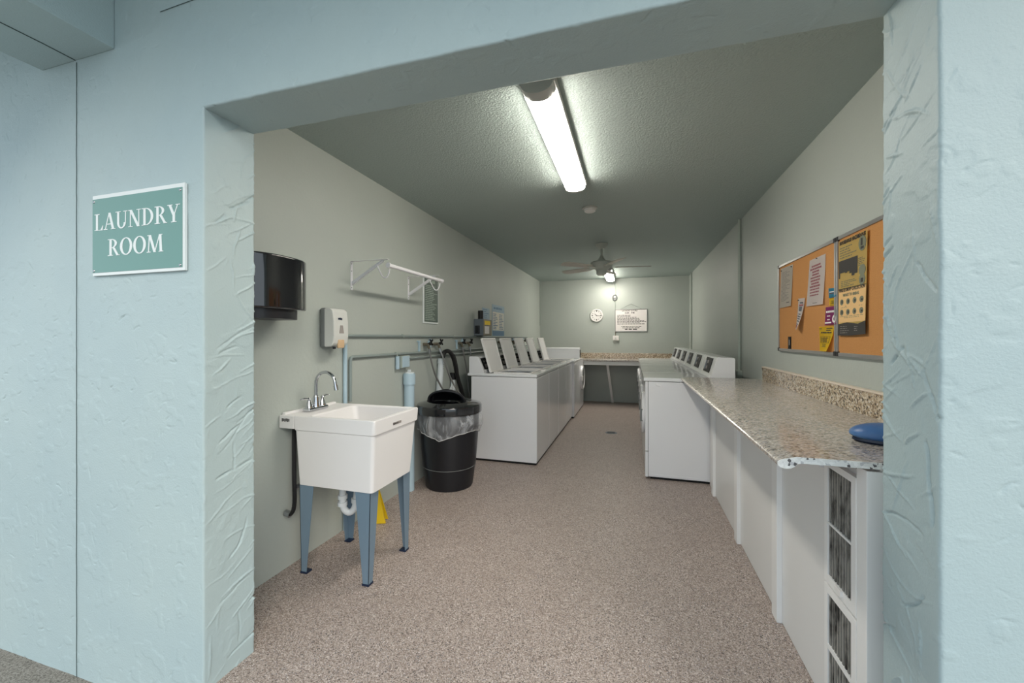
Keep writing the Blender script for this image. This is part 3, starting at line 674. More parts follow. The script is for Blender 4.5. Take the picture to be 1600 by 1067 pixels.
def leg(x, y, sx, sy):
    """angle-iron leg, wide at the top: sx, sy point to the outside of the sink"""
    bm = BM(); w0x, w0y, w1 = .085, .075, .034; th = .003; zt = .515
    poly(bm, [(x, y, 0), (x-sx*w1, y, 0), (x-sx*w0x, y, zt), (x+sx*.012, y, zt)], (0, -sy*th, 0))
    poly(bm, [(x, y, 0), (x, y-sy*w1, 0), (x+sx*.012, y-sy*w0y, zt), (x+sx*.012, y, zt)], (-sx*th, 0, 0))
    o = obj('leg', bm, m_legs, t, smooth=False)
    bm = BM(); box(bm, x-sx*.040, x+sx*.004, y-sy*.038, y+sy*.004, 0, .010, .002); obj('foot', bm, m_bluedark, o)
leg(-1.318, 1.800, 1, -1); leg(-1.318, 2.190, 1, 1); leg(-1.752, 1.800, -1, -1); leg(-1.752, 2.190, -1, 1)
bm = BM(); tx, ty = -1.615, 1.965
tube(bm, [(tx, ty, .50), (tx, ty, .345), (tx+.004, ty+.004, .300), (tx+.032, ty+.02, .272), (tx+.062, ty+.034, .300), (tx+.066, ty+.038, .37), (tx+.045, ty+.085, .435), (tx-.05, ty+.11, .445), (XL+.01, ty+.12, .445)], .019, 12, smoothing=2); o = obj('drain_trap', bm, m_pvc, t)
for z in (.385, .345):
    bm = BM(); tube(bm, [(tx, ty, z), (tx, ty, z-.022)], .027, 14); obj('slip_nut', bm, m_pvc, o)
bm = BM(); tube(bm, [(tx+.065, ty+.037, .335), (tx+.065, ty+.037, .360)], .027, 14); obj('slip_nut', bm, m_pvc, o)
# faucet (rests on the deck)
t = thing('faucet', 'chrome gooseneck faucet with two lever handles on the sink deck', 'faucet', (-1.78, 1.965, SZ))
qx, qy = -1.795, 1.955
bm = BM(); box(bm, qx-.026, qx+.026, qy-.078, qy+.078, SZ, SZ+.020, .008, 3); obj('base_plate', bm, m_chrome, t)
bm = BM(); lathe(bm, [(0, SZ+.018), (.024, SZ+.018), (.022, SZ+.03), (.019, SZ+.05), (.016, SZ+.075), (.013, SZ+.085), (0, SZ+.085)], (qx, qy, 0), 20)
arc = [(qx, qy, SZ+.08), (qx, qy, 1.02)]+[(qx+.068-.068*math.cos(R(a)), qy, 1.028+.068*math.sin(R(a))) for a in range(10, 171, 16)]+[(qx+.139, qy, 1.02), (qx+.143, qy, 1.0)]
tube(bm, arc, .0095, 12); tube(bm, [(qx+.139, qy, 1.020), (qx+.145, qy, .992)], .0125, 12); obj('spout', bm, m_chrome, t)
for s in (-1, 1):
    bm = BM(); lathe(bm, [(0, SZ+.018), (.022, SZ+.018), (.020, SZ+.028), (.015, SZ+.045), (.010, SZ+.058), (.009, SZ+.066), (.011, SZ+.070), (.006, SZ+.078), (0, SZ+.080)], (qx, qy+s*.052, 0), 18)
    tube(bm, [(qx, qy+s*.052, SZ+.070), (qx-.004, qy+s*.085, SZ+.076), (qx-.006, qy+s*.110, SZ+.074)], [.005, .006, .004], 8); obj('handle', bm, m_chrome, t)
hose('black cable and shut-off cluster low on the left wall by the sink', [(XL+.01, 1.80, .32), (XL+.05, 1.80, .31), (XL+.07, 1.805, .36), (XL+.07, 1.80, .50), (XL+.05, 1.82, .66), (XL+.03, 1.84, .78)], .011, m_rubber, 'supply_hose', 'hose', 2)
hose('grey supply line running under the sink along the left wall', [(XL+.03, 1.84, .44), (XL+.05, 1.93, .47), (XL+.05, 2.05, .50), (XL+.04, 2.2, .48)], .008, m_pipegrey, 'supply_pipe', 'pipe', 2)
t = thing('floor_cone', 'small yellow plastic floor marker standing behind the sink leg', 'floor marker', (-1.72, 2.43, 0))
bm = BM(); poly(bm, [(-1.80, 2.40, .004), (-1.655, 2.455, .004), (-1.715, 2.445, .27), (-1.735, 2.438, .27)], (.006, -.016, 0)); obj('front_panel', bm, m_cone, t)
bm = BM(); poly(bm, [(-1.82, 2.46, .004), (-1.675, 2.515, .004), (-1.715, 2.447, .27), (-1.735, 2.440, .27)], (.004, -.010, 0)); obj('back_panel', bm, m_cone, t)

# ------------------------------------------------------------------ trash can
cx, cy = -1.555, 3.27
t = thing('trash_can', 'tall black round trash can with clear liner between sink and washers', 'trash can', (cx, cy, 0))
bm = BM(); lathe(bm, [(0, 0), (.200, 0), (.207, .012), (.228, .17), (.2295, .176), (.2285, .184), (.232, .186), (.246, .34), (.258, .52), (.262, .655), (0, .655)], (cx, cy, 0), 48); obj('barrel', bm, m_blackm, t)
bm = BM(); tube(bm, [(cx+.2315*math.cos(a), cy+.2315*math.sin(a), .182) for a in [2*math.pi*k/48 for k in range(49)]], .0025, 6, False); obj('band_line', bm, m_soapgrey, t)
bm = BM(); lathe(bm, [(.262, .648), (.284, .648), (.287, .655), (.287, .705), (.280, .717), (.268, .722), (.20, .742), (.196, .742), (.190, .730), (.10, .705), (0, .70)], (cx, cy, 0), 48); obj('lid', bm, m_black, t)
b = bmesh.new(); rows_ = []; NJ, NK = 8, 22
for j in range(NJ+1):
    f = j/NJ; hw = .158*math.sqrt(max(0, 1-(f*.93)**2.4)); hh = .108*(1-f**1.8); yy = -.075+.215*f
    rows_.append([b.verts.new((hw*math.cos(math.pi*k/NK), yy+.05*(1-math.sin(math.pi*k/NK))*(1-f), hh*math.sin(math.pi*k/NK)**.8)) for k in range(NK+1)])
for A, B in zip(rows_[:-1], rows_[1:]):
    for k in range(NK): b.faces.new((A[k], A[k+1], B[k+1], B[k]))
front = [tuple(v.co) for v in rows_[0]]
bmesh.ops.recalc_face_normals(b, faces=b.faces); bmesh.ops.solidify(b, geom=b.faces[:], thickness=.008)
bm = BM(); merge(bm, b); tube(bm, front, .011, 8)
inner = [(p[0]*.82, p[1]+.05, p[2]*.9+.012) for p in front]; tube(bm, inner, .008, 8)
bmesh.ops.rotate(bm, cent=(0, 0, 0), matrix=Matrix.Rotation(R(14), 3, 'Z'), verts=bm.verts)
bmesh.ops.translate(bm, vec=(cx-.02, cy-.01, .727), verts=bm.verts); obj('hood', bm, m_blackm, t)
# liner
bm = BM(); na = 96; rr = random.Random(5); rings = []
ph = [rr.uniform(0, 6.28) for _ in range(8)]
def hem(a):      # straight runs between folds
    return .445+.06*abs(math.sin((a+R(82))*1.5))
rows = 10
for i in range(rows+1):
    f = i/rows; ring_ = []
    for k in range(na):
        a = 2*math.pi*k/na; zb = hem(a); z = .650*(1-f)+zb*f
        w = .004*math.sin(9*a+ph[0]+f*3)+.004*math.sin(17*a+ph[1]-f*4)+.003*math.sin(31*a+ph[2]+5*f)
        bul = .030*math.exp(-((math.atan2(math.sin(a-R(-12)), math.cos(a-R(-12))))/.55)**2)*math.sin(math.pi*min(1, f*1.1))
        r_ = .270+.010*math.sin(math.pi*f)+w*(0.2+f)+bul; ring_.append((cx+r_*math.cos(a), cy+r_*math.sin(a), z))
    rings.append(ring_)
loft(bm, rings, False, False); liner = obj('bin_liner', bm, m_bag, t, angle=180)
bm = BM(); tube(bm, rings[-1]+[rings[-1][0]], .0035, 5, False); obj('liner_hem', bm, m_bagedge, liner)

# ------------------------------------------------------------------ machines on the left
PW = .625; Y0 = 3.975
wnames = ['white top-loading washer with raised lid nearest the trash can', 'second white washer with raised lid from the trash can', 'third white washer with raised lid, middle of the left row',
          'fourth white washer with raised lid from the trash can', 'fifth washer with raised lid, front standing slightly proud of the others']
def washer(y0, xf=-.93):
    t = thing('washing_machine', wnames[0], 'washer', ((xf-1.66)/2, y0+PW/2, 0), 'washers along the left wall')
    y1 = y0+PW-.006; y0 = y0+.0
    bm = BM(); box(bm, -1.64, xf+.002, y0+.004, y1-.004, .022, .888, .006); obj('cabinet', bm, m_white, t)
    bm = BM(); box(bm, -1.62, xf-.01, y0+.02, y1-.02, 0, .024); obj('base', bm, m_dark, t)
    bm = BM(); box(bm, xf+.0015, xf+.006, y0+.006, y1-.006, .05, .880, .002); obj('front_panel', bm, m_white, t)
    # deck frame round the opening
    bm = BM(); ox0, ox1, oy0, oy1 = -1.40, -1.02, y0+.08, y1-.07
    for a in ((-1.68, ox0, y0, y1), (ox1, xf+.006, y0, y1), (ox0-.01, ox1+.01, y0, oy0), (ox0-.01, ox1+.01, oy1, y1)): box(bm, *a, .892, .922, .006)
    obj('top_deck', bm, m_whitetop, t)
    bm = BM()
    for a in ((ox0-.012, ox0+.008, oy0-.01, oy1+.01), (ox1-.008, ox1+.012, oy0-.01, oy1+.01), (ox0, ox1, oy0-.010, oy0+.008), (ox0, ox1, oy1-.008, oy1+.010)): box(bm, *a, .915, .932, .004)
    obj('opening_rim', bm, m_plastic, t)
    bm = BM(); lathe(bm, [(.155, .915), (.165, .915), (.165, .70), (0, .70), (0, .71), (.155, .71), (.155, .915)], (-1.21, (oy0+oy1)/2, .0), 28); obj('tub', bm, m_silver, t)
    bm = BM(); lathe(bm, [(0, .71), (.05, .71), (.03, .80), (.02, .86), (0, .87)], (-1.21, (oy0+oy1)/2, 0), 16); obj('agitator', bm, m_plastic, t)
    bm = BM(); pr = [(-1.665, .92), (-1.665, 1.09), (-1.655, 1.098), (-1.570, 1.098), (-1.558, 1.090), (-1.500, .950), (-1.495, .92)]
    poly(bm, [(x, y0+.004, z) for x, z in pr], (0, PW-.014, 0)); bmesh.ops.bevel(bm, geom=bm.edges[:], offset=.004, segments=2, affect='EDGES', profile=.5); con = obj('console', bm, m_white, t)
    d = Vector((-.058, 0, .140)).normalized(); nrm = Vector((d.z, 0, -d.x)); a = Vector((-1.5035, 0, .9575))+nrm*.001; b_ = a+d*.128
    bm = BM(); poly(bm, [(a.x, y0+.04, a.z), (a.x, y0+PW-.06, a.z), (b_.x, y0+PW-.06, b_.z), (b_.x, y0+.04, b_.z)], nrm*.004); obj('control_panel', bm, m_panelb, con)
    bm = BM()
    c0 = a.lerp(b_, .25)+nrm*.004; c1 = a.lerp(b_, .85)+nrm*.004
    poly(bm, [(c0.x, y0+.40, c0.z), (c0.x, y0+.47, c0.z), (c1.x, y0+.47, c1.z), (c1.x, y0+.40, c1.z)], nrm*.02); obj('coin_slot', bm, m_silver, con)
    bm = BM(); c2 = a.lerp(b_, .62)+nrm*.004; c3 = a.lerp(b_, .75)+nrm*.004
    for q in range(3): poly(bm, [(c2.x, y0+.09+q*.07, c2.z), (c2.x, y0+.12+q*.07, c2.z), (c3.x, y0+.12+q*.07, c3.z), (c3.x, y0+.09+q*.07, c3.z)], nrm*.002)
    c2 = a.lerp(b_, .12)+nrm*.004; c3 = a.lerp(b_, .45)+nrm*.004
    poly(bm, [(c2.x, y0+.09, c2.z), (c2.x, y0+.27, c2.z), (c3.x, y0+.27, c3.z), (c3.x, y0+.09, c3.z)], nrm*.0012)
    obj('panel_print', bm, m_inkgrey, con, smooth=False)
    # raised lid: shallow pan, inner face towards the aisle
    lo, hi = Vector((-1.425, 0, .930)), Vector((-1.530, 0, 1.292)); d = (hi-lo).normalized(); n2 = Vector((d.z, 0, -d.x))
    la, lb = y0+.045, y0+.465
    def slab(bm, s0, s1, ya, yb, t0, t1, bev=.003):
        p = [lo+d*s0+n2*t0, lo+d*s1+n2*t0, lo+d*s1+n2*t1, lo+d*s0+n2*t1]
        poly(bm, [(q.x, ya, q.z) for q in p], (0, yb-ya, 0))
    L = (hi-lo).length
    bm = BM(); slab(bm, 0, L, la, lb, -.022, -.014); slab(bm, 0, .016, la, lb, -.014, 0); slab(bm, L-.016, L, la, lb, -.014, 0); slab(bm, .016, L-.016, la, la+.016, -.014, 0); slab(bm, .016, L-.016, lb-.016, lb, -.014, 0)
    lid = obj('lid', bm, m_plastic, t, smooth=False)
    bm = BM(); slab(bm, .016, L-.016, la+.016, lb-.016, -.014, -.0085); obj('lid_liner', bm, m_tub, lid, smooth=False)
    return t
w0 = washer(Y0)
for i in range(1, 4): dup(w0, None, wnames[i], (0, PW*i, 0))
w5 = dup(w0, None, wnames[4], (.035, PW*4, 0))
# front-loading dryer at the end of the left row
ye = Y0+PW*5+.01; xf = -.895
t = thing('clothes_dryer', 'white front-loading dryer with round door at the far end of the left row', 'dryer', (-1.27, ye+.33, 0))
bm = BM(); box(bm, -1.60, xf, ye, ye+.66, .022, .90, .008); obj('cabinet', bm, m_white, t)
bm = BM(); box(bm, -1.58, xf-.01, ye+.02, ye+.64, 0, .024); obj('base', bm, m_dark, t)
bm = BM(); box(bm, -1.61, xf+.004, ye-.004, ye+.664, .898, .912, .004); obj('top_panel', bm, m_whitetop, t)
bm = BM(); lathe(bm, [(0, 0), (.215, 0), (.222, .012), (.215, .034), (.19, .042), (.18, .034), (.16, .02), (0, .016)], (xf, ye+.35, .565), 40, 'X+'); d_ = obj('door', bm, m_white, t)
bm = BM(); lathe(bm, [(0, .018), (.158, .018), (.158, .030), (.12, .038), (0, .042)], (xf, ye+.35, .565), 32, 'X+'); obj('porthole', bm, m_soapgrey, d_)
bm = BM(); box(bm, xf+.02, xf+.055, ye+.13, ye+.16, .52, .61, .006); obj('door_handle', bm, m_plastic, d_)
yb_ = ye+.30
bm = BM(); pr = [(yb_+.14, .912), (yb_+.14, 1.085), (yb_+.125, 1.105), (yb_+.02, 1.112), (yb_+.002, 1.098), (yb_-.004, 1.08), (yb_-.030, .93), (yb_-.032, .912)]
poly(bm, [(-1.555, y, z) for y, z in pr], (.635, 0, 0)); bmesh.ops.bevel(bm, geom=bm.edges[:], offset=.004, segments=2, affect='EDGES', profile=.5); o = obj('backguard', bm, m_white, t)
for x in (-1.5575, -.9215):
    bm = BM(); box(bm, x, x+.004, yb_-.005, yb_+.12, .94, 1.07, .001); obj('side_panel', bm, m_panelb, o)

# ------------------------------------------------------------------ dryers on the right
D0 = 3.905
dn = ['nearest white dryer of the right-hand row, beside the speckled counter', 'second white dryer of the right-hand row from the counter', 'third white dryer of the right-hand row from the counter',
      'fourth white dryer of the right-hand row from the counter', 'fifth white dryer of the right-hand row from the counter', 'farthest white dryer of the right-hand row, next to the back counter']
def dryer(y0):
    t = thing('clothes_dryer', dn[0], 'dryer', (.45, y0+PW/2, 0), 'dryers along the right wall'); y1 = y0+PW-.004
    bm = BM(); box(bm, .142, .80, y0+.002, y1-.002, .022, .893, .004); obj('cabinet', bm, m_white, t)
    bm = BM(); box(bm, .16, .78, y0+.02, y1-.02, 0, .024); obj('base', bm, m_dark, t)
    bm = BM(); box(bm, .113, .140, y0, y1, .256, .893, .006); f = obj('front_panel', bm, m_white, t)
    bm = BM(); box(bm, .113, .140, y0, y1, .018, .250, .005); obj('lower_panel', bm, m_white, t)
    bm = BM(); box(bm, .100, .855, y0-.001, y1+.001, .897, .930, .006); obj('top_deck', bm, m_whitetop, t)
    bm = BM(); pr = [(.855, .928), (.855, 1.112), (.848, 1.120), (.722, 1.124), (.712, 1.118), (.668, .965), (.655, .940), (.62, .928)]
    poly(bm, [(x, y0+.002, z) for x, z in pr], (0, PW-.008, 0)); bmesh.ops.bevel(bm, geom=[e for e in bm.edges if e.verts[0].co.z > .95 and e.verts[1].co.z > .95], offset=.003, segments=2, affect='EDGES', profile=.5); con = obj('console', bm, m_white, t)
    a, b_ = Vector((.671, 0, .975)), Vector((.709, 0, 1.108)); d = (b_-a).normalized(); nrm = Vector((-d.z, 0, d.x)); 
    bm = BM(); poly(bm, [(a.x, y0+.14, a.z), (a.x, y0+.44, a.z), (b_.x, y0+.44, b_.z), (b_.x, y0+.14, b_.z)], nrm*.005); obj('control_panel', bm, m_panelb, con)
    bm = BM(); c0 = a.lerp(b_, .15)+nrm*.005; c1 = a.lerp(b_, .8)+nrm*.005
    poly(bm, [(c0.x, y0+.36, c0.z), (c0.x, y0+.41, c0.z), (c1.x, y0+.41, c1.z), (c1.x, y0+.36, c1.z)], nrm*.010); obj('coin_slot', bm, m_silver, con)
    bm = BM()
    for q in range(2):
        c2 = a.lerp(b_, .2+.4*q)+nrm*.005; c3 = a.lerp(b_, .42+.4*q)+nrm*.005
        poly(bm, [(c2.x, y0+.28, c2.z), (c2.x, y0+.34, c2.z), (c3.x, y0+.34, c3.z), (c3.x, y0+.28, c3.z)], nrm*.001)
    obj('panel_print', bm, m_inkgrey, con, smooth=False)
    bm = BM(); lathe(bm, [(0, 0), (.20, 0), (.205, .008), (.198, .024), (.17, .03), (.15, .02), (0, .018)], (.113, y0+PW/2, .56), 36, 'X-'); dr = obj('door', bm, m_white, t)
    bm = BM(); box(bm, .072, .10, y0+.12, y0+.145, .50, .62, .006); obj('door_handle', bm, m_soapgrey, dr)
    return t, f
dr0, fp = dryer(D0)
for i in range(1, 6): dup(dr0, None, dn[i], (0, PW*i, 0))
# oval embossed badge and screws on the exposed side of the first dryer
bm = BM(); lathe(bm, [(0, .004), (.018, .003), (.022, 0), (0, 0)], (.225, D0+.0022, .862), 20, 'Y-', 1, .45); bmesh.ops.rotate(bm, cent=(.225, D0, .862), matrix=Matrix.Rotation(R(18), 3, 'Y'), verts=bm.verts); obj('side_knockout', bm, m_white, dr0)
bm = BM(); box(bm, .15, .64, D0-.001, D0+.003, .028, .048, .001); obj('side_rail', bm, m_white, dr0)

# ------------------------------------------------------------------ right counter
CX0 = .415
t = thing('countertop', 'long speckled beige laminate countertop with rounded front edge along the right wall', 'countertop', (.73, 2.6, .92))
prof = [(1.036, .928), (.478, .928), (.466, .925), (.460, .917), (.450, .911), (.436, .9095), (.424, .912), (.416, .919), (.416, .928), (.423, .935), (.436, .939), (.450, .942), (.466, .9465), (1.036, .9465)]
bm = BM(); poly(bm, [(x, 1.384, z) for x, z in prof], (0, 3.885-1.384, 0)); obj('slab', bm, m_granite, t)
bm = BM(); poly(bm, [(x, 1.381, z) for x, z in prof], (0, .003, 0)); obj('end_cap', bm, m_endcap, t)
bm = BM(); sp = [(1.012, .9468), (1.012, 1.035), (1.008, 1.045), (1.010, 1.055), (1.020, 1.060), (1.037, 1.060), (1.037, .9468)]
poly(bm, [(x, 1.384, z) for x, z in sp], (0, 3.72-1.384, 0)); obj('backsplash', bm, m_granite_splash, t)
bm = BM(); box(bm, 1.006, 1.039, 1.384, 3.722, 1.054, 1.064, .004); obj('backsplash_cap', bm, m_cap, t)
t = thing('counter_base', 'white panelled partition with battens under the right counter', 'cabinet', (.80, 2.6, 0))
PX = .640
stiles = [3.66, 2.87, 2.14]
edges = [3.885, 3.66, 2.87, 2.14, 1.65]
for a, b_ in zip(edges[1:], edges[:-1]):
    bm = BM(); box(bm, PX+.012, PX+.028, a+.002, b_-.002, .004, .926, .001); obj('panel', bm, m_cab, t)
for y in stiles:
    bm = BM(); box(bm, PX-.010, PX+.012, y-.035, y+.035, .0, .926, .002); obj('batten', bm, m_cabtrim, t)
# louvred section
bm = BM()
Ya, Yb = 1.448, 1.655; va, vb = 1.477, 1.632
vents = [(.672, .858), (.490, .664), (.254, .426), (.06, .238)]
zr = [.004]+[z for v in sorted(vents) for z in v]+[.905]
def door_part(z0, z1, vv, hv):
    bm = BM()
    box(bm, PX, PX+.018, Ya, va, z0, z1, .0012); box(bm, PX, PX+.018, vb, Yb, z0, z1, .0012)
    zz = [z0]+[z for v in sorted(vv) for z in v]+[z1]
    for k in range(0, len(zz), 2): box(bm, PX+.0003, PX+.0177, va-.001, vb+.001, zz[k], zz[k+1])
    d = obj('louvre_door', bm, m_cabtrim, t, smooth=False)
    for v in vv:
        for k in range(9):
            y = va+(vb-va)*(k+.5)/9; bm = BM()
            box(bm, PX+.004, PX+.014, y-.0042, y+.0042, v[0], v[1]); obj('slat', bm, m_slat, d, smooth=False)
        bm = BM(); box(bm, PX+.0172, PX+.0185, va, vb, v[0], v[1]); obj('vent_back', bm, m_dark, d)
    if hv:
        bm = BM(); box(bm, PX-.006, PX+.001, 1.53, 1.57, z0+.012, z0+.030, .002); obj('latch', bm, m_plastic, d)
door_part(.460, .880, vents[:2], True); door_part(.01, .452, vents[2:], False)
bm = BM(); box(bm, PX+.018, PX+.036, 1.44, 1.66, .0, .926); box(bm, PX+.036, 1.035, 1.40, 1.418, 0, .924, .001); obj('end_frame', bm, m_cab, t)
bm = BM(); box(bm, PX+.001, PX+.090, 1.392, 1.447, .0, .918, .002); obj('corner_post', bm, m_cabtrim, t)
bm = BM(); box(bm, PX+.002, PX+.02, 1.45, 1.58, .908, .915); obj('shim_strip', bm, m_shim, t)
for y, lab in ((1.70, 'a'), (2.5, 'b'), (3.3, 'c')):
    bm = BM(); box(bm, PX-.004, PX+.014, y-.02, y+.02, .84, .926, .001); poly(bm, [(PX-.004, y-.002, .927), (PX-.004, y-.002, .855), (PX-.02, y-.002, .870), (PX-.045, y-.002, .90), (PX-.075, y-.002, .918), (PX-.10, y-.002, .927)], (0, .004, 0)); obj('bracket', bm, m_metalw, t)
# blue object at the jamb end of the counter
t = thing('blue_pouch', 'rounded blue plastic case lying on the speckled counter beside the right jamb', 'case', (.84, 1.62, .947))
bm = BM(); b = bmesh.new(); bmesh.ops.create_uvsphere(b, u_segments=32, v_segments=16, radius=1)
for v in b.verts:
    x, y, z = v.co; sgn = lambda q: (1 if q >= 0 else -1)
    v.co = (sgn(x)*abs(x)**.75*.135, sgn(y)*abs(y)**.8*.062, (z*.042 if z > 0 else z*.020))
bmesh.ops.rotate(b, cent=(0, 0, 0), matrix=Matrix.Rotation(R(-14), 3, 'Z'), verts=b.verts); bmesh.ops.translate(b, vec=(.848, 1.635, .9715), verts=b.verts); merge(bm, b); obj('shell', bm, m_bluething, t)
bm = BM(); lathe(bm, [(0, 0), (.118, 0), (.128, .006), (.126, .014), (0, .014)], (0, 0, 0), 32, 'Z', 1, .46); bmesh.ops.rotate(bm, cent=(0, 0, 0), matrix=Matrix.Rotation(R(-14), 3, 'Z'), verts=bm.verts); bmesh.ops.translate(bm, vec=(.848, 1.635, .9468), verts=bm.verts); obj('base_rim', bm, m_bluedark, t)
# ------------------------------------------------------------------ back counter
t = thing('countertop', 'short speckled countertop across the back wall between the machine rows', 'countertop', (-.4, 8.0, .88))
bm = BM(); box(bm, XL+.005, XR-.005, 7.78, YB-.004, .845, .880, .008, 3); obj('slab', bm, m_granite, t)
bm = BM(); box(bm, XL+.005, XR-.005, YB-.028, YB-.002, .8805, .985, .006); obj('backsplash', bm, m_granite_splash, t)
bm = BM(); box(bm, XL+.01, XR-.01, 7.80, 7.82, .775, .846, .002); obj('apron', bm, m_cab, t)
bm = BM(); a, b_ = Vector((-.455, 7.84, .80)), Vector((-.375, 8.25, 0.0)); poly(bm, [(a.x-.022, a.y, a.z), (a.x+.022, a.y, a.z), (b_.x+.022, b_.y, b_.z), (b_.x-.022, b_.y, b_.z)], (0, .03, 0)); obj('leg', bm, m_cab, t)

# ------------------------------------------------------------------ back wall items
t = thing('wall_clock', 'round white wall clock on the back wall left of the rules sign', 'clock', (-.695, YB, 1.743))
bm = BM(); lathe(bm, [(0, 0), (.128, 0), (.130, .012), (.124, .026), (.116, .028), (.114, .018), (0, .018)], (-.695, YB-.001, 1.743), 40, 'Y-'); obj('case', bm, m_plastic, t)
bm = BM()
for k in range(12):
    a = R(30*k); r_ = .088; s = .010 if k % 3 == 0 else .006
    px_, pz_ = -.695+r_*math.sin(a), 1.743+r_*math.cos(a); box(bm, px_-s, px_+s, YB-.0212, YB-.0188, pz_-s*1.2, pz_+s*1.2)
obj('hour_marks', bm, m_ink, t, smooth=False)
for nm, ang, L, w in (('hour_hand', -48, .055, .006), ('minute_hand', 96, .085, .0045)):
    d = Vector((math.sin(R(ang)), 0, math.cos(R(ang)))); s = Vector((d.z, 0, -d.x)); c = Vector((-.695, YB-.0215 if nm[0] == 'h' else YB-.0235, 1.743))
    bm = BM(); poly(bm, [c-d*.015-s*w, c-d*.015+s*w, c+d*L+s*w*.6, c+d*L-s*w*.6], (0, -.0012, 0)); obj(nm, bm, m_ink, t, smooth=False)
bm = BM(); tube(bm, [(-.695, YB-.019, 1.743), (-.695, YB-.026, 1.743)], .008); obj('hub', bm, m_ink, t)
t = thing('rules_sign', 'white framed laundry hours sign hanging from a string on the back wall', 'sign', (-.03, YB, 1.41))
bm = BM()
fx0, fx1, fz0, fz1 = -.335, .283, 1.412, 1.862
for a in ((fx0, fx1, fz0, fz0+.012), (fx0, fx1, fz1-.012, fz1), (fx0, fx0+.012, fz0, fz1), (fx1-.012, fx1, fz0, fz1)): box(bm, a[0], a[1], YB-.020, YB-.003, a[2], a[3], .002)
obj('frame', bm, m_alu, t)
bm = BM(); box(bm, fx0+.01, fx1-.01, YB-.014, YB-.004, fz0+.01, fz1-.01); obj('face', bm, m_paper, t)
bm = BM(); text_bm(bm, 'LAUNDRY HOURS', .036, (-.05, YB-.0146, 1.815), 'front', align='CENTER', bold=.02); text_bm(bm, '8AM - 7PM', .040, (-.05, YB-.0146, 1.772), 'front', align='CENTER', bold=.02); obj('lettering', bm, m_charcoal, t, smooth=False)
bm = BM()
rr = random.Random(2)
for i in range(9):
    z = 1.742-i*.022; L = rr.choice([.25, .5, .35, .52, .42]); a = fx0+.045
    while a < fx0+.045+L:
        w = rr.uniform(.015, .05); box(bm, a, min(a+w, fx1-.02), YB-.0146, YB-.0142, z-.006, z+.005); a += w+.009
for i, L in enumerate((.34, .30)):
    z = 1.515-i*.025; a = -.04-L/2
    while a < -.04+L/2:
        w = rr.uniform(.015, .05); box(bm, a, a+w, YB-.0146, YB-.0142, z-.007, z+.006); a += w+.009
for a, w in ((-.14, .05), (-.07, .06), (.01, .08)): box(bm, a, a+w, YB-.0146, YB-.0142, 1.452, 1.470)
obj('small_print', bm, m_charcoal, t, smooth=False)
bm = BM(); tube(bm, [(fx0+.10, YB-.008, fz1-.004), (-.025, YB-.006, 1.965), (fx1-.10, YB-.008, fz1-.004)], .0022, 5); obj('string', bm, m_soapgrey, t)
bm = BM(); lathe(bm, [(0, .012), (.009, .010), (.009, 0), (0, 0)], (-.025, YB-.001, 1.966), 12, 'Y-'); obj('nail', bm, m_silver, t)
t = thing('wall_alarm', 'small round dark-rimmed fitting high on the back wall under the rear light', 'alarm', (-.335, YB, 2.09))
bm = BM(); lathe(bm, [(0, 0), (.050, 0), (.050, .016), (.040, .022), (.032, .016), (0, .014)], (-.335, YB-.001, 2.095), 24, 'Y-', 1, 1.25); obj('ring', bm, m_soapgrey, t)
bm = BM(); lathe(bm, [(0, .024), (.018, .022), (.026, .014), (0, .014)], (-.335, YB-.001, 2.11), 20, 'Y-'); obj('dome', bm, m_glass, t)
pipe_thing('conduit', 'thin painted conduit from the ceiling to the round fitting on the back wall', 'conduit', [(-.325, YB-.010, ZC-.001), (-.325, YB-.010, 2.15)], .008, m_paintpipe)
pipe_thing('conduit', 'thin conduit from the round fitting down behind the rules sign', 'conduit', [(-.325, YB-.010, 2.035), (-.325, YB-.012, 1.865)], .006, m_paintpipe)
t = thing('outlet_box', 'white surface outlet box on the back wall under the rules sign', 'outlet', (-.315, YB, 1.24))
bm = BM(); box(bm, -.375, -.258, YB-.045, YB-.001, 1.238, 1.332, .005); obj('box', bm, m_plastic, t)
bm = BM(); box(bm, -.365, -.268, YB-.050, YB-.0452, 1.246, 1.324, .002); obj('cover_plate', bm, m_paper, t)
bm = BM(); box(bm, -.335, -.305, YB-.058, YB-.0502, 1.262, 1.300, .003); obj('socket', bm, m_soap, t)
bm = BM(); tube(bm, [(-.325, YB-.012, 1.330), (-.325, YB-.012, 1.405)], .008); obj('conduit_stub', bm, m_brass, t)
pipe_thing('conduit', 'vertical conduit in the back left corner of the room', 'conduit', [(XL+.012, YB-.03, ZC-.001), (XL+.012, YB-.03, 1.55)], .012, m_paintpipe)
pipe_thing('conduit', 'vertical conduit in the back right corner of the room', 'conduit', [(XR-.014, 7.95, ZC-.001), (XR-.014, 7.95, .99)], .012, m_paintpipe)
pipe_thing('conduit', 'vertical painted conduit on the right wall behind the nearest dryer', 'conduit', [(XR-.016, 4.508, ZC-.001), (XR-.016, 4.508, .97)], .014, m_paintpipe)
t = thing('outlet_box', 'grey outlet box at the foot of the right wall conduit', 'outlet', (XR, 4.50, .90))
bm = BM(); box(bm, XR-.05, XR-.001, 4.45, 4.565, .885, .972, .004); obj('box', bm, m_paintpipe, t)
bm = BM(); box(bm, XR-.056, XR-.0502, 4.465, 4.55, .895, .962, .002); obj('cover_plate', bm, m_soap, t)
bm = BM(); box(bm, XR-.085, XR-.0562, 4.49, 4.53, .905, .94, .006); obj('plug', bm, m_rubber, t)
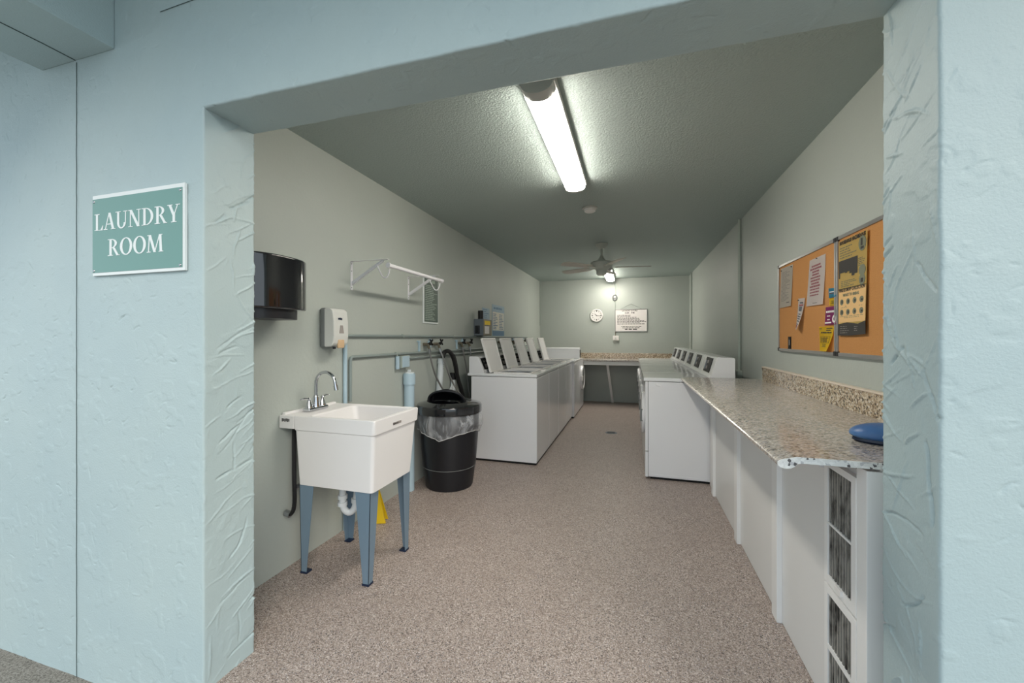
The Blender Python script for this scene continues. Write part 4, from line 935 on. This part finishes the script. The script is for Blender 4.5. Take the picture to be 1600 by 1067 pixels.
bm = BM(); tube(bm, [(XR-.08, 4.51, .92), (XR-.11, 4.50, .90), (XR-.12, 4.56, .98), (XR-.13, 4.62, 1.02), (XR-.12, 4.66, .95), (XR-.12, 4.70, .80), (XR-.10, 4.72, .4)], .010, 8, smoothing=2); obj('power_cord', bm, m_rubber, t)
t = thing('floor_drain', 'small dark drain cover in the middle of the floor', 'drain', (-.276, 5.65, 0))
bm = BM(); lathe(bm, [(0, .003), (.075, .003), (.08, 0), (0, 0)], (-.276, 5.65, 0), 28); obj('cover', bm, m_greybox, t)
bm = BM()
for k in range(5): box(bm, -.276-.05, -.276+.05, 5.61+k*.02-.004, 5.61+k*.02+.004, .003, .0036)
obj('slots', bm, m_dark, t, smooth=False)

# ------------------------------------------------------------------ cork boards
def corkboard(ya, yb, label, z0=1.203, z1=1.822):
    t = thing('cork_board', label, 'notice board', (XR, (ya+yb)/2, z0), 'cork notice boards on the right wall')
    bm = BM(); box(bm, XR-.012, XR-.001, ya+.008, yb-.008, z0+.008, z1-.008); obj('cork_panel', bm, m_cork, t)
    for nm, a in (('frame_rail', (ya+.01, yb-.01, z0, z0+.018)), ('frame_rail', (ya+.01, yb-.01, z1-.018, z1)), ('frame_rail', (ya, ya+.018, z0+.01, z1-.01)), ('frame_rail', (yb-.018, yb, z0+.01, z1-.01))):
        bm = BM(); box(bm, XR-.019, XR-.0005, *a, .002); obj(nm, bm, m_alu, t)
    for y in (ya, yb-.024):
        for z in (z0-.001, z1-.023):
            bm = BM(); box(bm, XR-.0205, XR-.0004, y-.001, y+.025, z, z+.024, .002); obj('corner_cap', bm, m_blackm, t)
corkboard(2.512, 3.388, 'cork notice board with white and coloured papers farther from the opening')
corkboard(1.63, 2.508, 'cork notice board with the tall yellow poster nearest the right jamb')
def sheet(name, label, pts, m, lift=.0, curl=0, cat='paper', group=None):
    """thin sheet pinned on the cork; pts = four (y, z) corners TL TR BR BL seen from the room"""
    t = thing(name, label, cat, (XR-.0125, sum(p[0] for p in pts)/4, min(p[1] for p in pts)), group)
    x = XR-.0135-lift; n = 6; b = bmesh.new(); rows = []
    for j in range(n+1):
        f = j/n; row = []
        for i in range(n+1):
            g_ = i/n; top = [pts[0][k]*(1-g_)+pts[1][k]*g_ for k in (0, 1)]; bot = [pts[3][k]*(1-g_)+pts[2][k]*g_ for k in (0, 1)]
            row.append(b.verts.new((x-curl*f*f*(.3+.7*g_), top[0]*(1-f)+bot[0]*f, top[1]*(1-f)+bot[1]*f)))
        rows.append(row)
    for A, B in zip(rows[:-1], rows[1:]):
        for k in range(n): b.faces.new((A[k], A[k+1], B[k+1], B[k]))
    bmesh.ops.solidify(b, geom=b.faces[:], thickness=.0006); bm = BM(); merge(bm, b); s = obj('sheet', bm, m, t)
    def at(u, v, e=.0012):     # u right, v down in 0..1
        top = [pts[0][k]*(1-u)+pts[1][k]*u for k in (0, 1)]; bot = [pts[3][k]*(1-u)+pts[2][k]*u for k in (0, 1)]
        return Vector((x-curl*v*v*(.3+.7*u)-e, top[0]*(1-v)+bot[0]*v, top[1]*(1-v)+bot[1]*v))
    return t, at
def quad(bm, at, u0, u1, v0, v1, e=.0012):
    a, b_, c, d = at(u0, v0, e), at(u1, v0, e), at(u1, v1, e), at(u0, v1, e)
    poly(bm, [a, b_, c, d], (.0004, 0, 0))
def lines(bm, at, u0, u1, v0, v1, rows, seed, fill=.5, cen=True):
    rr = random.Random(seed)
    for i in range(rows):
        v = v0+(v1-v0)*(i+.5)/rows; h = (v1-v0)/rows*fill/2; L = (u1-u0)*rr.uniform(.5, 1); a = (u0+u1)/2-L/2 if cen else u0; e_ = a+L
        while a < e_-.02:
            w = min(rr.uniform(.04, .14), e_-a); quad(bm, at, a, a+w*.78, v-h, v+h); a += w
def pin(t, p, m=m_ink):
    bm = BM(); lathe(bm, [(0, .007), (.0035, .006), (.0025, .002), (.004, 0), (0, 0)], p, 10, 'X-'); obj('push_pin', bm, m, t)
t, at = sheet('notice_paper', 'white typed page at the far upper corner of the cork board', [(3.335, 1.792), (3.110, 1.787), (3.130, 1.512), (3.358, 1.510)], m_paperc, .001, .006)
bm = BM(); lines(bm, at, .12, .85, .10, .85, 24, 3, .3, False); obj('lettering', bm, m_inkgrey, t, smooth=False); pin(t, at(.08, .06)); pin(t, at(.93, .05)); 
bm = BM(); quad(bm, at, .62, .86, .89, .905); obj('signature', bm, m_ink, t, smooth=False)
t, at = sheet('notice_paper', 'white page with centred red lettering in the middle of the cork board', [(2.845, 1.762), (2.635, 1.764), (2.650, 1.485), (2.888, 1.489)], m_paper, .001, .008)
bm = BM()
for i, (L, h) in enumerate([(.55, .028), (.72, .028), (.42, .028), (.42, .026), (.60, .022), (.56, .026), (.46, .026), (.62, .028), (.58, .018), (.55, .020), (.55, .016)]):
    v = .16+i*.062; a = .46-L/2; rr = random.Random(i)
    while a < .46+L/2-.02:
        w = min(rr.uniform(.05, .12), .46+L/2-a); quad(bm, at, a, a+w*.8, v-h/2-.004, v+h/2+.004); a += w
obj('lettering', bm, m_inkred, t, smooth=False); pin(t, at(.5, .02))
bm = BM(); quad(bm, at, .4, .66, .945, .953); obj('footer', bm, m_ink, t, smooth=False)
t, at = sheet('flyer', 'narrow curled white flyer below the pages on the cork board', [(3.010, 1.548), (2.905, 1.545), (2.945, 1.345), (3.020, 1.362)], m_paper, .004, .035)
bm = BM(); quad(bm, at, .25, .75, .27, .42); quad(bm, at, .3, .8, .13, .17); lines(bm, at, .12, .88, .48, .78, 4, 4, .5); quad(bm, at, .2, .8, .82, .86); obj('lettering', bm, m_bluedark, t, smooth=False)
bm = BM(); quad(bm, at, .2, .85, .20, .25); quad(bm, at, .08, .7, .88, .96); obj('red_print', bm, m_inkred, t, smooth=False); pin(t, at(.12, .06))
t, at = sheet('card', 'small bright blue card pinned near the board divider', [(2.597, 1.566), (2.500, 1.560), (2.504, 1.514), (2.590, 1.512)], m_cyan, .003, .004)
bm = BM(); quad(bm, at, .15, .85, .50, .62); obj('lettering', bm, m_bluedark, t, smooth=False); bm = BM(); quad(bm, at, .15, .8, .36, .44); obj('white_stripe', bm, m_paper, t, smooth=False)
t, at = sheet('card', 'small yellow card directly under the bright blue card', [(2.588, 1.510), (2.500, 1.508), (2.504, 1.465), (2.590, 1.474)], m_yellow, .002, .003)
bm = BM(); lines(bm, at, .2, .85, .3, .85, 3, 9, .4); obj('lettering', bm, m_ink, t, smooth=False)
t, at = sheet('card', 'magenta card with white print beside the board divider', [(2.632, 1.466), (2.500, 1.464), (2.503, 1.368), (2.642, 1.368)], m_magenta, .002, .004)
bm = BM(); lines(bm, at, .08, .95, .18, .36, 1, 2, .6); lines(bm, at, .1, .55, .46, .56, 1, 4, .5); lines(bm, at, .2, .5, .66, .76, 1, 5, .6); quad(bm, at, .04, .58, .84, .92)
for k in range(10):
    a, b_ = R(36*k), R(36*k+36); p = lambda an, r_: at(.80+r_*math.cos(an)*.8, .68+r_*math.sin(an)*1.1)
    poly(bm, [p(a, .2), p(b_, .2), p(b_, .08), p(a, .08)], (.0004, 0, 0))
obj('lettering', bm, m_paper, t, smooth=False)
t, at = sheet('flyer', 'bright yellow flyer at the lower right of the cork board', [(2.716, 1.360), (2.531, 1.358), (2.572, 1.223), (2.690, 1.224)], m_yellow, .002, .022)
bm = BM(); quad(bm, at, .04, .2, .07, .10); quad(bm, at, .52, .9, .05, .09); quad(bm, at, .5, .8, .13, .17); lines(bm, at, .1, .95, .20, .28, 1, 6, .7)
for u in (.12, .40, .62, .86): quad(bm, at, u, u+.015, .40, .66)
for v in (.40, .655): quad(bm, at, .12, .87, v, v+.01)
lines(bm, at, .16, .84, .44, .63, 4, 6, .5, False); lines(bm, at, .2, .8, .70, .84, 3, 7, .4); obj('lettering', bm, m_ink, t, smooth=False)
t, at = sheet('card', 'narrow dark card low on the cork board near its far corner', [(3.198, 1.304), (3.144, 1.304), (3.144, 1.222), (3.198, 1.222)], m_charcoal, .001, .001)
bm = BM(); quad(bm, at, .35, .62, .25, .7); obj('print', bm, m_inkgrey, t, smooth=False)
# tall yellow poster
t, at = sheet('poster', 'tall yellow household hazardous waste poster on the nearer cork board', [(2.470, 1.790), (2.205, 1.788), (2.218, 1.315), (2.472, 1.312)], m_yellow2, .008, .003, 'poster')
Y = lambda u: 2.470-(2.470-2.208)*u
def ptext(bm, s, u, v, size, w): 
    p = at(u, v, .0016); text_bm(bm, s, size, p, 'right', w=w, align='CENTER', bold=.03)
bm = BM(); quad(bm, at, .02, .99, .525, .872, .0010); obj('lower_sheet', bm, m_peach, t, smooth=False)
bm = BM(); ptext(bm, 'HOUSEHOLD HAZARDOUS', .5, .045, .026, .24); ptext(bm, 'WASTE DROP COLLECTION', .5, .548, .024, .24); obj('lettering', bm, m_inkred if False else m_charcoal, t, smooth=False)
bm = BM(); ptext(bm, 'WHAT TO BRING', .48, .60, .020, .15); lines(bm, at, .05, .68, .07, .20, 5, 11, .35, False); lines(bm, at, .1, .8, .43, .50, 4, 12, .35, False); lines(bm, at, .72, .97, .24, .33, 5, 13, .35, False)
lines(bm, at, .06, .96, .695, .72, 2, 14, .35); lines(bm, at, .06, .96, .80, .83, 2, 15, .35); obj('small_print', bm, m_olive, t, smooth=False)
bm = BM()
quad(bm, at, .02, .70, .215, .345)
for a, b_, c in ((.02, .06, .40), (.42, .50, .37), (.50, .60, .40), (.60, .70, .385), (.26, .33, .355)): quad(bm, at, a, b_, .34, c)
b_ = [at(0, .885), at(.35, .872), at(.75, .895), at(1.0, .868), at(1.02, 1.0), at(.5, 1.01), at(-.02, 1.005)]
poly(bm, b_, (.0006, 0, 0)); quad(bm, at, .0, 1, .515, .520); obj('dark_print', bm, m_charcoal, t, smooth=False)
bm = BM()
for (u, v, ru, rv) in ((.85, .11, .12, .075), (.86, .37, .11, .055), (.86, .46, .10, .055)):
    pts = [at(u+ru*math.cos(R(a)), v+rv*math.sin(R(a)), .0014) for a in range(0, 360, 24)]; poly(bm, pts, (.0004, 0, 0))
for i in range(4):
    for j, v in enumerate((.655, .765)):
        u = .14+i*.24; pts = [at(u+.07*math.cos(R(a)), v+.032*math.sin(R(a)), .0014) for a in range(0, 360, 30)]; poly(bm, pts, (.0004, 0, 0))
obj('pictures', bm, m_olive, t, smooth=False)
bm = BM()
for i in range(4):
    for j, v in enumerate((.655, .765)):
        u = .15+i*.24; quad(bm, at, u-.02, u+.03, v-.02+.005*i, v+.015, .0018)
quad(bm, at, .80, .86, .06, .13, .0018); quad(bm, at, .80, .90, .14, .165, .0018); quad(bm, at, .82, .9, .45, .49, .0018)
obj('picture_detail', bm, m_charcoal, t, smooth=False)
bm = BM(); lines(bm, at, .08, .55, .90, .99, 4, 21, .25, False); lines(bm, at, .62, .9, .91, .97, 3, 22, .3, False); obj('pale_print', bm, m_inkgrey, t, smooth=False)

for o in bpy.data.objects:
    n_ = o.name.split('.')[0]
    if o.type == 'MESH' and n_ in ('small_print', 'dark_print', 'print', 'pale_print', 'picture_detail', 'pictures', 'panel_print', 'red_print', 'badge_print', 'stamped_mark', 'hour_marks') or (n_ == 'lettering' and o.parent and o.parent.name.split('.')[0] != 'room_sign'):
        o['kind'] = 'stuff'
